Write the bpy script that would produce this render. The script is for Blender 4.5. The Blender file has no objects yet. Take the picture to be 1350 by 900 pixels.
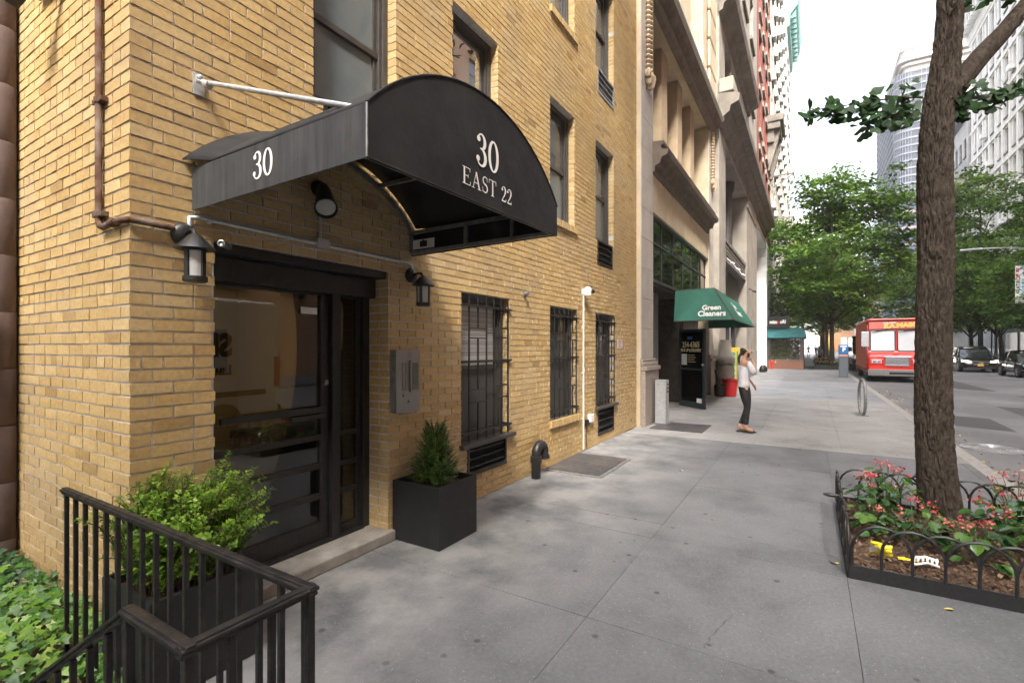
import bpy, math, random
import numpy as np
from mathutils import Vector, Matrix, noise as mnoise
R = math.radians
random.seed(7); rng = np.random.default_rng(7)
sc = bpy.context.scene
COL = sc.collection
OFF = {}                       # world base of each thing, so that parts are built in world units

# ------------------------------------------------------------------ materials
def M(name, c1, c2=None, scale=6, rough=.6, rough2=None, metal=0, bump=0, bscale=60, bdist=.01, stretch=(1,1,1), bstretch=None,
      detail=6, spec=.5, tone=None, lo=.35, hi=.65, c3=None, s3=1.5, a3=.5, transl=0, emit=None, coat=0, glob=False):
    m = bpy.data.materials.new(name); m.use_nodes = True
    nt = m.node_tree; N = nt.nodes; L = nt.links
    p = N['Principled BSDF']
    p.inputs['Roughness'].default_value = rough; p.inputs['Metallic'].default_value = metal
    p.inputs['Specular IOR Level'].default_value = spec; p.inputs['Coat Weight'].default_value = coat
    p.inputs['Coat Roughness'].default_value = .05
    tc = N.new('ShaderNodeTexCoord')
    if glob:
        g = N.new('ShaderNodeNewGeometry'); src = g.outputs['Position']
    else: src = tc.outputs['Object']
    def noise(sc_, st, det=detail):
        mp = N.new('ShaderNodeMapping'); mp.inputs['Scale'].default_value = [sc_*k for k in st]
        L.new(src, mp.inputs['Vector'])
        n = N.new('ShaderNodeTexNoise'); n.inputs['Scale'].default_value = 1; n.inputs['Detail'].default_value = det
        n.inputs['Roughness'].default_value = .6
        L.new(mp.outputs['Vector'], n.inputs['Vector']); return n.outputs['Fac']
    def ramp(fac, stops):
        r = N.new('ShaderNodeValToRGB'); e = r.color_ramp.elements
        while len(e) < len(stops): e.new(.5)
        for k, (pos, c) in zip(e, stops): k.position = pos; k.color = (*c, 1)
        L.new(fac, r.inputs['Fac']); return r.outputs['Color']
    def mix(fac, a, b, mode='MIX'):
        x = N.new('ShaderNodeMix'); x.data_type = 'RGBA'; x.blend_type = mode
        for sock, v in ((x.inputs[0], fac), (x.inputs[6], a), (x.inputs[7], b)):
            if isinstance(v, (int, float)): sock.default_value = v
            elif isinstance(v, tuple): sock.default_value = (*v, 1)
            else: L.new(v, sock)
        return x.outputs[2]
    col = None
    if tone:
        at = N.new('ShaderNodeAttribute'); at.attribute_name = 'tone'
        k = len(tone)
        col = ramp(at.outputs['Fac'], [(i/max(k-1, 1), c) for i, c in enumerate(tone)])
        if c2 is not None: col = mix(1.0, col, ramp(noise(scale, stretch), [(lo, c1), (hi, c2)]), 'MULTIPLY')
    elif c2 is not None: col = ramp(noise(scale, stretch), [(lo, c1), (hi, c2)])
    if c3 is not None:
        base = col if col is not None else c1
        col = mix(ramp(noise(s3, (1,1,1), 4), [(.45, (0,0,0)), (.7, (a3,a3,a3))]), base, c3)
    if col is not None: L.new(col, p.inputs['Base Color'])
    else: p.inputs['Base Color'].default_value = (*c1, 1)
    if rough2 is not None:
        mr = N.new('ShaderNodeMapRange'); mr.inputs['To Min'].default_value = rough; mr.inputs['To Max'].default_value = rough2
        mr.inputs['From Min'].default_value = .3; mr.inputs['From Max'].default_value = .7
        L.new(noise(scale*.7, stretch), mr.inputs['Value']); L.new(mr.outputs[0], p.inputs['Roughness'])
    if bump:
        b = N.new('ShaderNodeBump'); b.inputs['Strength'].default_value = bump; b.inputs['Distance'].default_value = bdist
        L.new(noise(bscale, bstretch or stretch), b.inputs['Height']); L.new(b.outputs['Normal'], p.inputs['Normal'])
    if emit:
        p.inputs['Emission Color'].default_value = (*emit[0], 1); p.inputs['Emission Strength'].default_value = emit[1]
    if transl:
        t = N.new('ShaderNodeBsdfTranslucent'); mx = N.new('ShaderNodeMixShader'); mx.inputs[0].default_value = transl
        if col is not None: L.new(col, t.inputs['Color'])
        else: t.inputs['Color'].default_value = (*c1, 1)
        L.new(p.outputs[0], mx.inputs[1]); L.new(t.outputs[0], mx.inputs[2]); L.new(mx.outputs[0], N['Material Output'].inputs['Surface'])
    m['nt'] = 1
    return m

def glass_mat(name, tint=(.35,.36,.33), refl=1.5, rough=.01):
    m = bpy.data.materials.new(name); m.use_nodes = True; nt = m.node_tree; N = nt.nodes; L = nt.links
    N.remove(N['Principled BSDF'])
    t = N.new('ShaderNodeBsdfTransparent'); t.inputs[0].default_value = (*tint, 1)
    g = N.new('ShaderNodeBsdfGlossy'); g.inputs['Roughness'].default_value = rough; g.inputs[0].default_value = (.95,.95,.95,1)
    f = N.new('ShaderNodeFresnel'); f.inputs['IOR'].default_value = refl
    x = N.new('ShaderNodeMixShader'); L.new(f.outputs[0], x.inputs[0]); L.new(t.outputs[0], x.inputs[1]); L.new(g.outputs[0], x.inputs[2])
    L.new(x.outputs[0], N['Material Output'].inputs['Surface']); return m

m_brick = M('tan_brick', (.80,.80,.80), (1.08,1.06,1.04), scale=40, stretch=(1,1,1), rough=.9, bump=.55, bscale=190, bstretch=(1,1,.16), bdist=.006, spec=.2,
            tone=[(.37,.24,.10),(.53,.37,.165),(.59,.425,.20),(.50,.34,.145),(.62,.465,.24),(.43,.28,.12)], c3=(.38,.31,.22), s3=1.1, a3=.45)
m_mortar = M('grey_mortar', (.50,.485,.46), (.66,.645,.62), scale=30, rough=.95, bump=.5, bscale=150, spec=.1)
m_shade_brick = M('distant_brick', (.36,.22,.09), (.45,.3,.12), scale=9, rough=.9)
m_black = M('black_metal', (.012,.012,.013), (.02,.02,.021), scale=20, rough=.38, spec=.5)
m_blackm = M('black_painted_metal', (.010,.010,.011), (.022,.021,.021), scale=35, rough=.42, bump=.12, bscale=90)
m_rail = M('worn_rail_paint', (.010,.010,.010), (.020,.019,.019), scale=30, rough=.33, rough2=.6, bump=.25, bscale=70, c3=(.05,.042,.037), s3=12, a3=.5)
m_dframe = M('bronze_frame', (.045,.04,.037), (.065,.058,.052), scale=12, rough=.5)
m_dfabric = M('black_canvas', (.012,.012,.014), (.019,.019,.021), scale=7, rough=.75, bump=.28, bscale=7, bdist=.03, detail=8, spec=.3, c3=(.045,.045,.046), s3=1.3, a3=.45)
m_vfabric = M('weathered_canvas', (.030,.031,.034), (.060,.061,.064), scale=4, stretch=(2.2,5,.35), rough=.7, bump=.15, bscale=300, spec=.3, c3=(.17,.165,.14), s3=5, a3=.10)
m_ufabric = M('canvas_underside', (.008,.008,.009), rough=.9)
m_galv = M('galvanised_steel', (.48,.50,.51), (.62,.64,.65), scale=25, rough=.45, metal=.55, bump=.05)
m_galvd = M('dull_steel_bar', (.20,.20,.20), (.32,.32,.31), scale=20, rough=.5, metal=.5)
m_steel = M('brushed_steel', (.27,.265,.26), (.38,.375,.365), scale=12, stretch=(30,30,1), rough=.33, metal=.85)
m_white = M('white_paint', (.74,.74,.72), (.82,.82,.80), scale=10, rough=.45)
m_letter = M('white_lettering', (.82,.82,.80), rough=.6)
m_cream_letter = M('cream_lettering', (.86,.72,.42), rough=.5)
m_rust = M('rusty_pipe', (.075,.038,.024), (.14,.072,.045), scale=16, rough=.92, spec=.2, bump=.2, bscale=60, c3=(.36,.33,.30), s3=7, a3=.5)
m_frost = M('frosted_glass', (.72,.75,.75), (.8,.82,.82), scale=8, rough=.25, transl=.4)
m_pane = M('dark_window_glass', (.060,.066,.069), (.09,.098,.10), scale=1.2, rough=.03, spec=.9)
m_paneblue = M('grey_blind_behind_glass', (.13,.155,.165), (.17,.195,.205), scale=1.6, rough=.05, spec=.7)
m_panedark = M('black_window_glass', (.012,.014,.016), rough=.03, spec=.8)
m_mirror = M('reflective_window_glass', (.5,.52,.53), rough=.02, spec=1.0, metal=.85)
m_blind = M('slatted_blind', (.25,.25,.25), (.46,.47,.47), scale=1, stretch=(.2,.2,95), detail=0, lo=.42, hi=.58, rough=.5, spec=.6, coat=.8)
m_screen = M('insect_screen', (.060,.060,.061), (.085,.084,.083), scale=2, rough=.45, spec=.4)
m_doorglass = glass_mat('tinted_door_glass', (.44,.42,.34), 1.75)
m_clear = glass_mat('clear_glass', (.75,.77,.76), 1.5)
m_stone_sill = M('worn_step_stone', (.24,.22,.20), (.36,.34,.31), scale=7, rough=.8, bump=.3, bscale=60, c3=(.12,.11,.10), s3=3, a3=.5)
m_planter = M('charcoal_planter', (.014,.015,.017), (.022,.023,.025), scale=12, rough=.55, bump=.12, bscale=250, bdist=.003)
m_soil = M('dark_soil', (.055,.032,.018), (.15,.09,.055), scale=28, rough=.98, bump=1, bscale=60, bdist=.03)
m_lobby = M('tan_lobby_wall', (.50,.40,.22), (.58,.46,.26), scale=2, rough=.7)
m_lobbyd = M('dark_lobby_wood', (.05,.03,.018), rough=.5)
m_lobbyf = M('lobby_floor', (.20,.18,.15), rough=.2)
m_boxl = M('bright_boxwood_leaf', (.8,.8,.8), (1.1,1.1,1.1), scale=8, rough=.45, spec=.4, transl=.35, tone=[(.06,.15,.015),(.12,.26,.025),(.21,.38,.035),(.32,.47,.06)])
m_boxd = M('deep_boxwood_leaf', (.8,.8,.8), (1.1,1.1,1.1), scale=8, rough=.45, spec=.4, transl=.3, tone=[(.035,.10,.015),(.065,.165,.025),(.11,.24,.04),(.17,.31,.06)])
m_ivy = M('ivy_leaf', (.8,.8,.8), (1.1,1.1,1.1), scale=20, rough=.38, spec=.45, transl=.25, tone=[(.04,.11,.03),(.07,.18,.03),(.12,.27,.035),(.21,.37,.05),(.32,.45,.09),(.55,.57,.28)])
m_tleaf = M('street_tree_leaf', (.8,.8,.8), (1.15,1.15,1.1), scale=1.2, rough=.5, spec=.3, transl=.40, tone=[(.042,.095,.014),(.08,.165,.022),(.13,.235,.03),(.19,.30,.045)])
m_tleafl = M('pale_tree_leaf', (.8,.8,.8), (1.15,1.15,1.1), scale=1.2, rough=.5, spec=.3, transl=.45, tone=[(.04,.09,.014),(.075,.16,.02),(.12,.22,.03),(.20,.28,.05)])
m_gleaf = M('ginkgo_leaf', (.014,.045,.014), (.03,.08,.02), scale=8, rough=.5, spec=.35, transl=.35)
m_begl = M('glossy_begonia_leaf', (.8,.8,.8), (1.1,1.1,1.1), scale=20, rough=.22, spec=.6, transl=.15, tone=[(.015,.05,.014),(.03,.085,.02),(.05,.125,.025),(.09,.17,.03)])
m_begf = M('coral_petal', (.8,.8,.8), (1.1,1.1,1.1), scale=20, rough=.5, transl=.3, tone=[(.55,.07,.06),(.66,.13,.13),(.75,.26,.24),(.6,.09,.14)])
m_stem = M('green_stem', (.06,.10,.03), rough=.6)
m_twig = M('brown_twig', (.08,.055,.035), rough=.8)
m_bark = M('ridged_bark', (.034,.026,.020), (.085,.066,.052), scale=22, stretch=(1.4,1.4,.7), rough=.95, bump=1, bscale=48, bstretch=(1.4,1.4,.6), bdist=.02, spec=.15, c3=(.07,.068,.05), s3=1.5, a3=.4)
m_bark2 = M('dark_bark', (.035,.026,.02), (.085,.065,.05), scale=9, rough=.95, bump=.8, bscale=20)
m_asphalt = M('road_asphalt', (.085,.085,.09), (.15,.15,.155), scale=90, rough=.88, bump=.6, bscale=220, bdist=.008, c3=(.20,.20,.205), s3=.35, a3=.8, glob=True)
m_patch = M('fresh_asphalt_patch', (.04,.04,.042), (.075,.075,.078), scale=80, rough=.85, bump=.5, bscale=200, bdist=.006, glob=True)
m_kerb = M('kerb_stone', (.21,.20,.19), (.31,.295,.28), scale=12, rough=.85, bump=.3, bscale=80, glob=True)
m_joint = M('joint_dirt', (.085,.082,.078), (.12,.116,.11), scale=20, rough=.95, glob=True)
m_earth = M('ground_earth', (.12,.115,.11), rough=.95)

def pavement_mat():
    m = bpy.data.materials.new('pavement_concrete'); m.use_nodes = True; nt = m.node_tree; N = nt.nodes; L = nt.links
    p = N['Principled BSDF']; p.inputs['Roughness'].default_value = .82; p.inputs['Specular IOR Level'].default_value = .35
    g = N.new('ShaderNodeNewGeometry'); pos = g.outputs['Position']
    at = N.new('ShaderNodeAttribute'); at.attribute_name = 'tone'
    def ramp(fac, stops, interp='LINEAR'):
        r = N.new('ShaderNodeValToRGB'); e = r.color_ramp.elements; r.color_ramp.interpolation = interp
        while len(e) < len(stops): e.new(.5)
        for k, (q, c) in zip(e, stops): k.position = q; k.color = (*c, 1) if isinstance(c, tuple) else (c, c, c, 1)
        L.new(fac, r.inputs['Fac']); return r.outputs['Color']
    def noise(s, d=5, rr=.6):
        n = N.new('ShaderNodeTexNoise'); n.inputs['Scale'].default_value = s; n.inputs['Detail'].default_value = d; n.inputs['Roughness'].default_value = rr
        L.new(pos, n.inputs['Vector']); return n.outputs['Fac']
    def voro(s, rnd=1.0):
        n = N.new('ShaderNodeTexVoronoi'); n.inputs['Scale'].default_value = s; n.inputs['Randomness'].default_value = rnd; L.new(pos, n.inputs['Vector']); return n
    def mix(f, a, b, mode='MIX'):
        x = N.new('ShaderNodeMix'); x.data_type = 'RGBA'; x.blend_type = mode
        for s_, v in ((x.inputs[0], f), (x.inputs[6], a), (x.inputs[7], b)):
            if isinstance(v, (int, float)): s_.default_value = v
            elif isinstance(v, tuple): s_.default_value = (*v, 1)
            else: L.new(v, s_)
        return x.outputs[2]
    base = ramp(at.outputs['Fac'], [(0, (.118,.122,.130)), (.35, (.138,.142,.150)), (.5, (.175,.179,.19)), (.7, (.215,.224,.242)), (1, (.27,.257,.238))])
    c = mix(1, base, ramp(noise(1.1, 7, .65), [(.3, .66), (.5, 1.0), (.72, 1.28)]), 'MULTIPLY')
    c = mix(1, c, ramp(noise(45, 4), [(.3, .85), (.7, 1.15)]), 'MULTIPLY')
    # aggregate: pale and dark chips
    v = voro(95); cc = N.new('ShaderNodeSeparateColor'); L.new(v.outputs['Color'], cc.inputs[0])
    near = ramp(v.outputs['Distance'], [(.22, 1.0), (.34, 0.0)])
    pale = mix(1, near, ramp(cc.outputs[0], [(.955, 0.0), (.965, 1.0)]), 'MULTIPLY')
    dark = mix(1, near, ramp(cc.outputs[1], [(.90, 0.0), (.91, 1.0)]), 'MULTIPLY')
    c = mix(mix(1, pale, (.45,.45,.45), 'MULTIPLY'), c, (.55,.55,.54)); c = mix(mix(1, dark, (.5,.5,.5), 'MULTIPLY'), c, (.06,.06,.06))
    # trodden chewing-gum spots
    v2 = voro(5.0); c2 = N.new('ShaderNodeSeparateColor'); L.new(v2.outputs['Color'], c2.inputs[0])
    gum = mix(1, ramp(v2.outputs['Distance'], [(.07, 1.0), (.12, 0.0)]), ramp(c2.outputs[2], [(.50, 0.0), (.51, .75)]), 'MULTIPLY')
    c = mix(gum, c, (.035,.035,.037))
    # large dirt stains and paler patches towards the wall
    c = mix(ramp(noise(.55, 3), [(.50, 0.0), (.72, .38)]), c, (.13,.13,.135))
    sx = N.new('ShaderNodeSeparateXYZ'); L.new(pos, sx.inputs[0])
    mr = N.new('ShaderNodeMapRange'); mr.inputs['From Min'].default_value = -1.9; mr.inputs['From Max'].default_value = -.1
    L.new(sx.outputs['Y'], mr.inputs['Value'])
    wash = mix(1, mr.outputs[0], ramp(noise(1.8, 6), [(.38, 0.0), (.62, .62)]), 'MULTIPLY')
    c = mix(wash, c, (.44,.43,.41))
    L.new(c, p.inputs['Base Color'])
    b = N.new('ShaderNodeBump'); b.inputs['Strength'].default_value = .35; b.inputs['Distance'].default_value = .004
    L.new(noise(160, 4), b.inputs['Height']); L.new(b.outputs[0], p.inputs['Normal'])
    return m
m_pave = pavement_mat()

# ------------------------------------------------------------------ mesh builder
class MB:
    def __init__(s, xf=None): s.v = []; s.f = []; s.m = []; s.t = []; s.xf = xf; s.tone = .5
    def add(s, vs, fs, m=0):
        n = len(s.v)
        for p in vs: s.v.append(tuple(s.xf(*p)) if s.xf else tuple(p))
        for f in fs: s.f.append(tuple(i+n for i in f)); s.m.append(m); s.t.append(s.tone)
    def box(s, x0, x1, y0, y1, z0, z1, m=0):
        s.add([(x0,y0,z0),(x1,y0,z0),(x1,y1,z0),(x0,y1,z0),(x0,y0,z1),(x1,y0,z1),(x1,y1,z1),(x0,y1,z1)],
              [(0,3,2,1),(4,5,6,7),(0,1,5,4),(1,2,6,5),(2,3,7,6),(3,0,4,7)], m)
    def bar(s, a, b, w, h, up=(0,0,1), m=0):
        a = Vector(a); b = Vector(b); d = (b-a).normalized(); u = Vector(up); x = d.cross(u)
        if x.length < 1e-4: x = d.cross(Vector((1,0,0)))
        x.normalize(); u = x.cross(d).normalized(); x *= w/2; u *= h/2
        s.add([a-x-u, a+x-u, a+x+u, a-x+u, b-x-u, b+x-u, b+x+u, b-x+u], [(3,2,1,0),(4,5,6,7),(0,1,5,4),(1,2,6,5),(2,3,7,6),(3,0,4,7)], m)
    def poly(s, pts, m=0): s.add(pts, [tuple(range(len(pts)))], m)
    def prism(s, pts, d, m=0):
        n = len(pts); d = Vector(d); q = [Vector(p)+d for p in pts]
        s.add(list(pts)+q, [tuple(range(n))[::-1], tuple(range(n, 2*n))]+[(i, (i+1) % n, n+(i+1) % n, n+i) for i in range(n)], m)
    def tube(s, pts, r, n=8, m=0, caps=True):
        pts = [Vector(p) for p in pts]; k = len(pts); rs = r if isinstance(r, (list, tuple)) else [r]*k
        vs = []; ref = None
        for i, p in enumerate(pts):
            d = (pts[min(i+1, k-1)]-pts[max(i-1, 0)])
            d = d.normalized() if d.length > 1e-9 else Vector((0,0,1))
            if ref is None: ref = d.cross(Vector((.31,.17,.93))); ref = ref.normalized() if ref.length > 1e-3 else Vector((1,0,0))
            x = (ref-d*ref.dot(d)).normalized(); ref = x; y = d.cross(x)
            for j in range(n):
                a = 2*math.pi*j/n; vs.append(p+(x*math.cos(a)+y*math.sin(a))*rs[i])
        fs = [(i*n+j, i*n+(j+1) % n, (i+1)*n+(j+1) % n, (i+1)*n+j) for i in range(k-1) for j in range(n)]
        if caps: fs += [tuple(range(n))[::-1], tuple(range((k-1)*n, k*n))]
        s.add(vs, fs, m)
    def lathe(s, prof, c=(0,0,0), ax=(0,0,1), n=16, m=0):
        c = Vector(c); ax = Vector(ax).normalized(); x = ax.cross(Vector((.3,.2,.9)) if abs(ax.z) < .9 else Vector((1,0,0))).normalized(); y = ax.cross(x)
        k = len(prof); vs = []
        for r, h in prof:
            for j in range(n):
                a = 2*math.pi*j/n; vs.append(c+ax*h+(x*math.cos(a)+y*math.sin(a))*max(r, 1e-4))
        s.add(vs, [(i*n+j, i*n+(j+1) % n, (i+1)*n+(j+1) % n, (i+1)*n+j) for i in range(k-1) for j in range(n)]+[tuple(range(n))[::-1], tuple(range((k-1)*n, k*n))], m)
    def ball(s, c, r, sc_=(1,1,1), n=12, m=0):
        k = max(5, n//2+1); vs = []
        for i in range(k):
            a = math.pi*i/(k-1)
            for j in range(n):
                b = 2*math.pi*j/n
                vs.append((c[0]+r*sc_[0]*max(math.sin(a), 1e-3)*math.cos(b), c[1]+r*sc_[1]*max(math.sin(a), 1e-3)*math.sin(b), c[2]-r*sc_[2]*math.cos(a)))
        s.add(vs, [(i*n+j, i*n+(j+1) % n, (i+1)*n+(j+1) % n, (i+1)*n+j) for i in range(k-1) for j in range(n)], m)
    def loft(s, rings, m=0, closed=True, caps=True):
        n = len(rings[0]); vs = [p for r in rings for p in r]; jn = n if closed else n-1
        fs = [(i*n+j, i*n+(j+1) % n, (i+1)*n+(j+1) % n, (i+1)*n+j) for i in range(len(rings)-1) for j in range(jn)]
        if caps: fs += [tuple(range(n))[::-1], tuple(range((len(rings)-1)*n, len(rings)*n))]
        s.add(vs, fs, m)
    def build(s, name, mats, parent=None, smooth=False, bevel=0, local=False, tone=False):
        me = bpy.data.meshes.new(name); o = None
        off = (0,0,0) if (local or parent is None) else OFF.get(parent.name, (0,0,0))
        me.from_pydata([(p[0]-off[0], p[1]-off[1], p[2]-off[2]) for p in s.v], [], s.f)
        mats = mats if isinstance(mats, (list, tuple)) else [mats]
        for m in mats: me.materials.append(m)
        me.polygons.foreach_set('material_index', s.m)
        if tone:
            a = me.attributes.new('tone', 'FLOAT', 'FACE'); a.data.foreach_set('value', s.t)
        if smooth: me.polygons.foreach_set('use_smooth', [True]*len(s.f))
        me.update()
        o = bpy.data.objects.new(name, me); COL.objects.link(o)
        if parent is not None: o.parent = parent; OFF[o.name] = off
        if smooth:
            try: me.set_sharp_from_angle(angle=R(42))
            except Exception: pass
        if bevel:
            b = o.modifiers.new('bevel', 'BEVEL'); b.width = bevel; b.segments = 2; b.limit_method = 'ANGLE'; b.angle_limit = R(40)
        return o

def tag(o, label, cat, group=None, kind=None):
    if label: o['label'] = label
    if cat: o['category'] = cat
    if group: o['group'] = group
    if kind: o['kind'] = kind
    return o
def thing(name, label, cat, loc=(0,0,0), rz=0, group=None):
    o = bpy.data.objects.new(name, None); COL.objects.link(o); o.location = loc; o.rotation_euler = (0,0,rz); o.empty_display_size = .2
    OFF[o.name] = tuple(loc) if rz == 0 else (0,0,0)
    return tag(o, label, cat, group)
def solo(mb, name, mats, label, cat, group=None, **k):
    o = mb.build(name, mats, **k); tag(o, label, cat, group); return o
def struct(mb, name, mats, **k):
    o = mb.build(name, mats, **k); o['kind'] = 'structure'; return o
def copy_tree(o, parent=None, loc=None, rz=None, scale=None, label=None):
    c = o.copy(); COL.objects.link(c)
    if parent is not None: c.parent = parent
    if loc is not None: c.location = loc
    if rz is not None: c.rotation_euler = (0,0,rz)
    if scale is not None: c.scale = scale if isinstance(scale, (tuple, list)) else (scale,)*3
    if label: c['label'] = label
    for ch in list(o.children): copy_tree(ch, c)
    return c

def text(s, size, p0, U, V, mat, parent, name='lettering', align='CENTER', bold=0.0, sx=1.0, ext=.001, lift=.004):
    cu = bpy.data.curves.new('t', 'FONT'); cu.body = s; cu.size = size; cu.align_x = align; cu.align_y = 'CENTER'; cu.extrude = ext; cu.offset = bold; cu.resolution_u = 3
    ob = bpy.data.objects.new('t', cu); COL.objects.link(ob)
    bpy.context.view_layer.update()
    me = bpy.data.meshes.new_from_object(ob.evaluated_get(bpy.context.evaluated_depsgraph_get()))
    bpy.data.objects.remove(ob)
    U = Vector(U).normalized(); V = Vector(V).normalized(); Nn = U.cross(V); off = Vector(OFF.get(parent.name, (0,0,0))) if parent else Vector()
    p0 = Vector(p0)
    for v in me.vertices: v.co = p0+U*(v.co.x*sx)+V*v.co.y+Nn*(v.co.z+lift)-off
    me.materials.clear(); me.materials.append(mat)
    o = bpy.data.objects.new(name, me); COL.objects.link(o)
    if parent: o.parent = parent; OFF[o.name] = tuple(off)
    return o

# serif letters drawn as variable-width strokes; cap height 1
def arc(cx, cy, rx, ry, a0, a1, n=14): return [(cx+rx*math.cos(R(a0+(a1-a0)*i/n)), cy+ry*math.sin(R(a0+(a1-a0)*i/n))) for i in range(n+1)]
def glyph(ch):
    st = []   # (pts, widths)
    def rect(x0, x1, y0, y1): st.append(([(x0,(y0+y1)/2),(x1,(y0+y1)/2)], [y1-y0]*2))
    def disc(x, y, r): st.append((arc(x, y, r/2, r/2, 0, 360, 14), [r*1.02]*15))
    if ch == '0':
        p = arc(.27,.5,.205,.455,0,360,40); st.append((p, [.055+.075*abs(math.cos(R(360*i/40))) for i in range(41)])); return st, .54
    if ch == '3':
        p = arc(.235,.745,.165,.215,160,-85,18)+[(.19,.53)]; st.append((p, [.05+.08*max(0, math.cos(R(160-245*i/18)))**1 for i in range(19)]+[.04]))
        p = [(.17,.53)]+arc(.225,.275,.20,.25,88,-165,22); st.append((p, [.04]+[.05+.085*max(0, math.cos(R(88-253*i/22))) for i in range(23)]))
        disc(.105,.80,.085); disc(.07,.21,.085); return st, .50
    if ch == '2':
        p = arc(.23,.735,.175,.235,170,-25,16)+[(.30,.42),(.16,.22),(.05,.06)]; st.append((p, [.045+.085*max(0, math.cos(R(170-195*i/16))) for i in range(17)]+[.085,.06,.045]))
        rect(.04,.44,.0,.095); st.append(([(.44,.05),(.455,.22)], [.05,.03])); disc(.085,.77,.08); return st, .50
    if ch == 'E':
        rect(.03,.62,.955,1); rect(.03,.64,0,.045); rect(.17,.46,.49,.53); st.append(([(.17,0),(.17,1)], [.115]*2)); st.append(([(.60,1),(.62,.78)], [.05,.03])); st.append(([(.62,0),(.655,.25)], [.05,.03])); st.append(([(.46,.41),(.46,.61)], [.04]*2)); return st, .72
    if ch == 'A':
        st.append(([(.09,0),(.36,1)], [.045]*2)); st.append(([(.36,1),(.64,0)], [.115]*2)); rect(.16,.56,.32,.365); rect(-.02,.22,0,.04); rect(.49,.78,0,.04); return st, .78
    if ch == 'S':
        p = arc(.29,.75,.19,.225,40,270,16)+arc(.27,.27,.21,.245,90,-140,16); st.append((p, [.04]+[.06+.05*i/16 for i in range(16)]+[.12-.06*i/16 for i in range(16)]+[.04])); st.append(([(.45,.97),(.46,.70)], [.035]*2)); st.append(([(.075,.03),(.065,.32)], [.035]*2)); return st, .56
    if ch == 'T':
        rect(.02,.66,.955,1); st.append(([(.34,0),(.34,1)], [.115]*2)); rect(.20,.48,0,.04); st.append(([(.04,1),(.02,.74)], [.05,.03])); st.append(([(.64,1),(.66,.74)], [.05,.03])); return st, .70
    return st, .36
def serif(mb, s, h, p0, U, V, lift=.004, sx=1.0, track=.06):
    U = Vector(U).normalized(); V = Vector(V).normalized(); Nn = U.cross(V); p0 = Vector(p0); x = 0; k = 0
    W = sum(glyph(c)[1]+track for c in s)-track
    x = -W/2
    for ch in s:
        st, w = glyph(ch)
        for pts, wd in st:
            n = len(pts); Lf = []; Rt = []
            for i in range(n):
                a = pts[max(i-1, 0)]; b = pts[min(i+1, n-1)]; dx, dy = b[0]-a[0], b[1]-a[1]; l = math.hypot(dx, dy) or 1
                nx, ny = -dy/l, dx/l; q = wd[i]/2
                Lf.append((pts[i][0]+nx*q, pts[i][1]+ny*q)); Rt.append((pts[i][0]-nx*q, pts[i][1]-ny*q))
            k += 1
            P = lambda q: p0+U*((x+q[0])*h*sx)+V*(q[1]*h)+Nn*(lift+.00012*(k % 9))
            mb.add([P(q) for q in Lf]+[P(q) for q in Rt], [(n+i, n+i+1, i+1, i) for i in range(n-1)])
        x += w+track
# ------------------------------------------------------------------ leaves
T_OVAL = ([(0,0,0),(-.28,.5,.06),(0,1,-.04),(.28,.5,.06)], [(0,3,2),(0,2,1)])
T_SMALL = ([(0,0,0),(-.32,.5,.0),(0,1,0),(.32,.5,.0)], [(0,3,2,1)])
T_GINK = ([(0,0,0),(-.52,.62,.05),(-.42,.86,.06),(-.2,.97,.02),(-.03,.80,0),(.03,.80,0),(.2,.97,.02),(.42,.86,.06),(.52,.62,.05)], [(0,8,7,6,5),(0,5,4),(0,4,3,2,1)])
T_IVY = ([(0,.38,.03),(0,0,-.02),(-.34,-.12,-.05),(-.24,.16,0),(-.56,.36,-.05),(-.24,.50,.0),(0,1.02,-.08),(.24,.50,.0),(.56,.36,-.05),(.24,.16,0),(.34,-.12,-.05)],
         [(0,i,i+1) if i < 10 else (0,10,1) for i in range(1, 11)])
T_IVY = (T_IVY[0], [(f[0], f[2], f[1]) for f in T_IVY[1]])
T_BEG = ([(0,0,0),(-.38,.25,.09),(-.42,.6,.07),(-.18,.9,.02),(.06,1.02,-.06),(.30,.80,.03),(.40,.45,.08),(.30,.12,.08)], [(0,4,3,2,1),(0,7,6,5,4)])
T_MAPLE = ([(0,.3,.03),(0,0,0),(-.45,.1,0),(-.5,.5,-.04),(-.2,.6,0),(0,1,-.05),(.2,.6,0),(.5,.5,-.04),(.45,.1,0)], [(0,i+1 if i < 8 else 1,i) for i in range(1, 9)])
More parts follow.
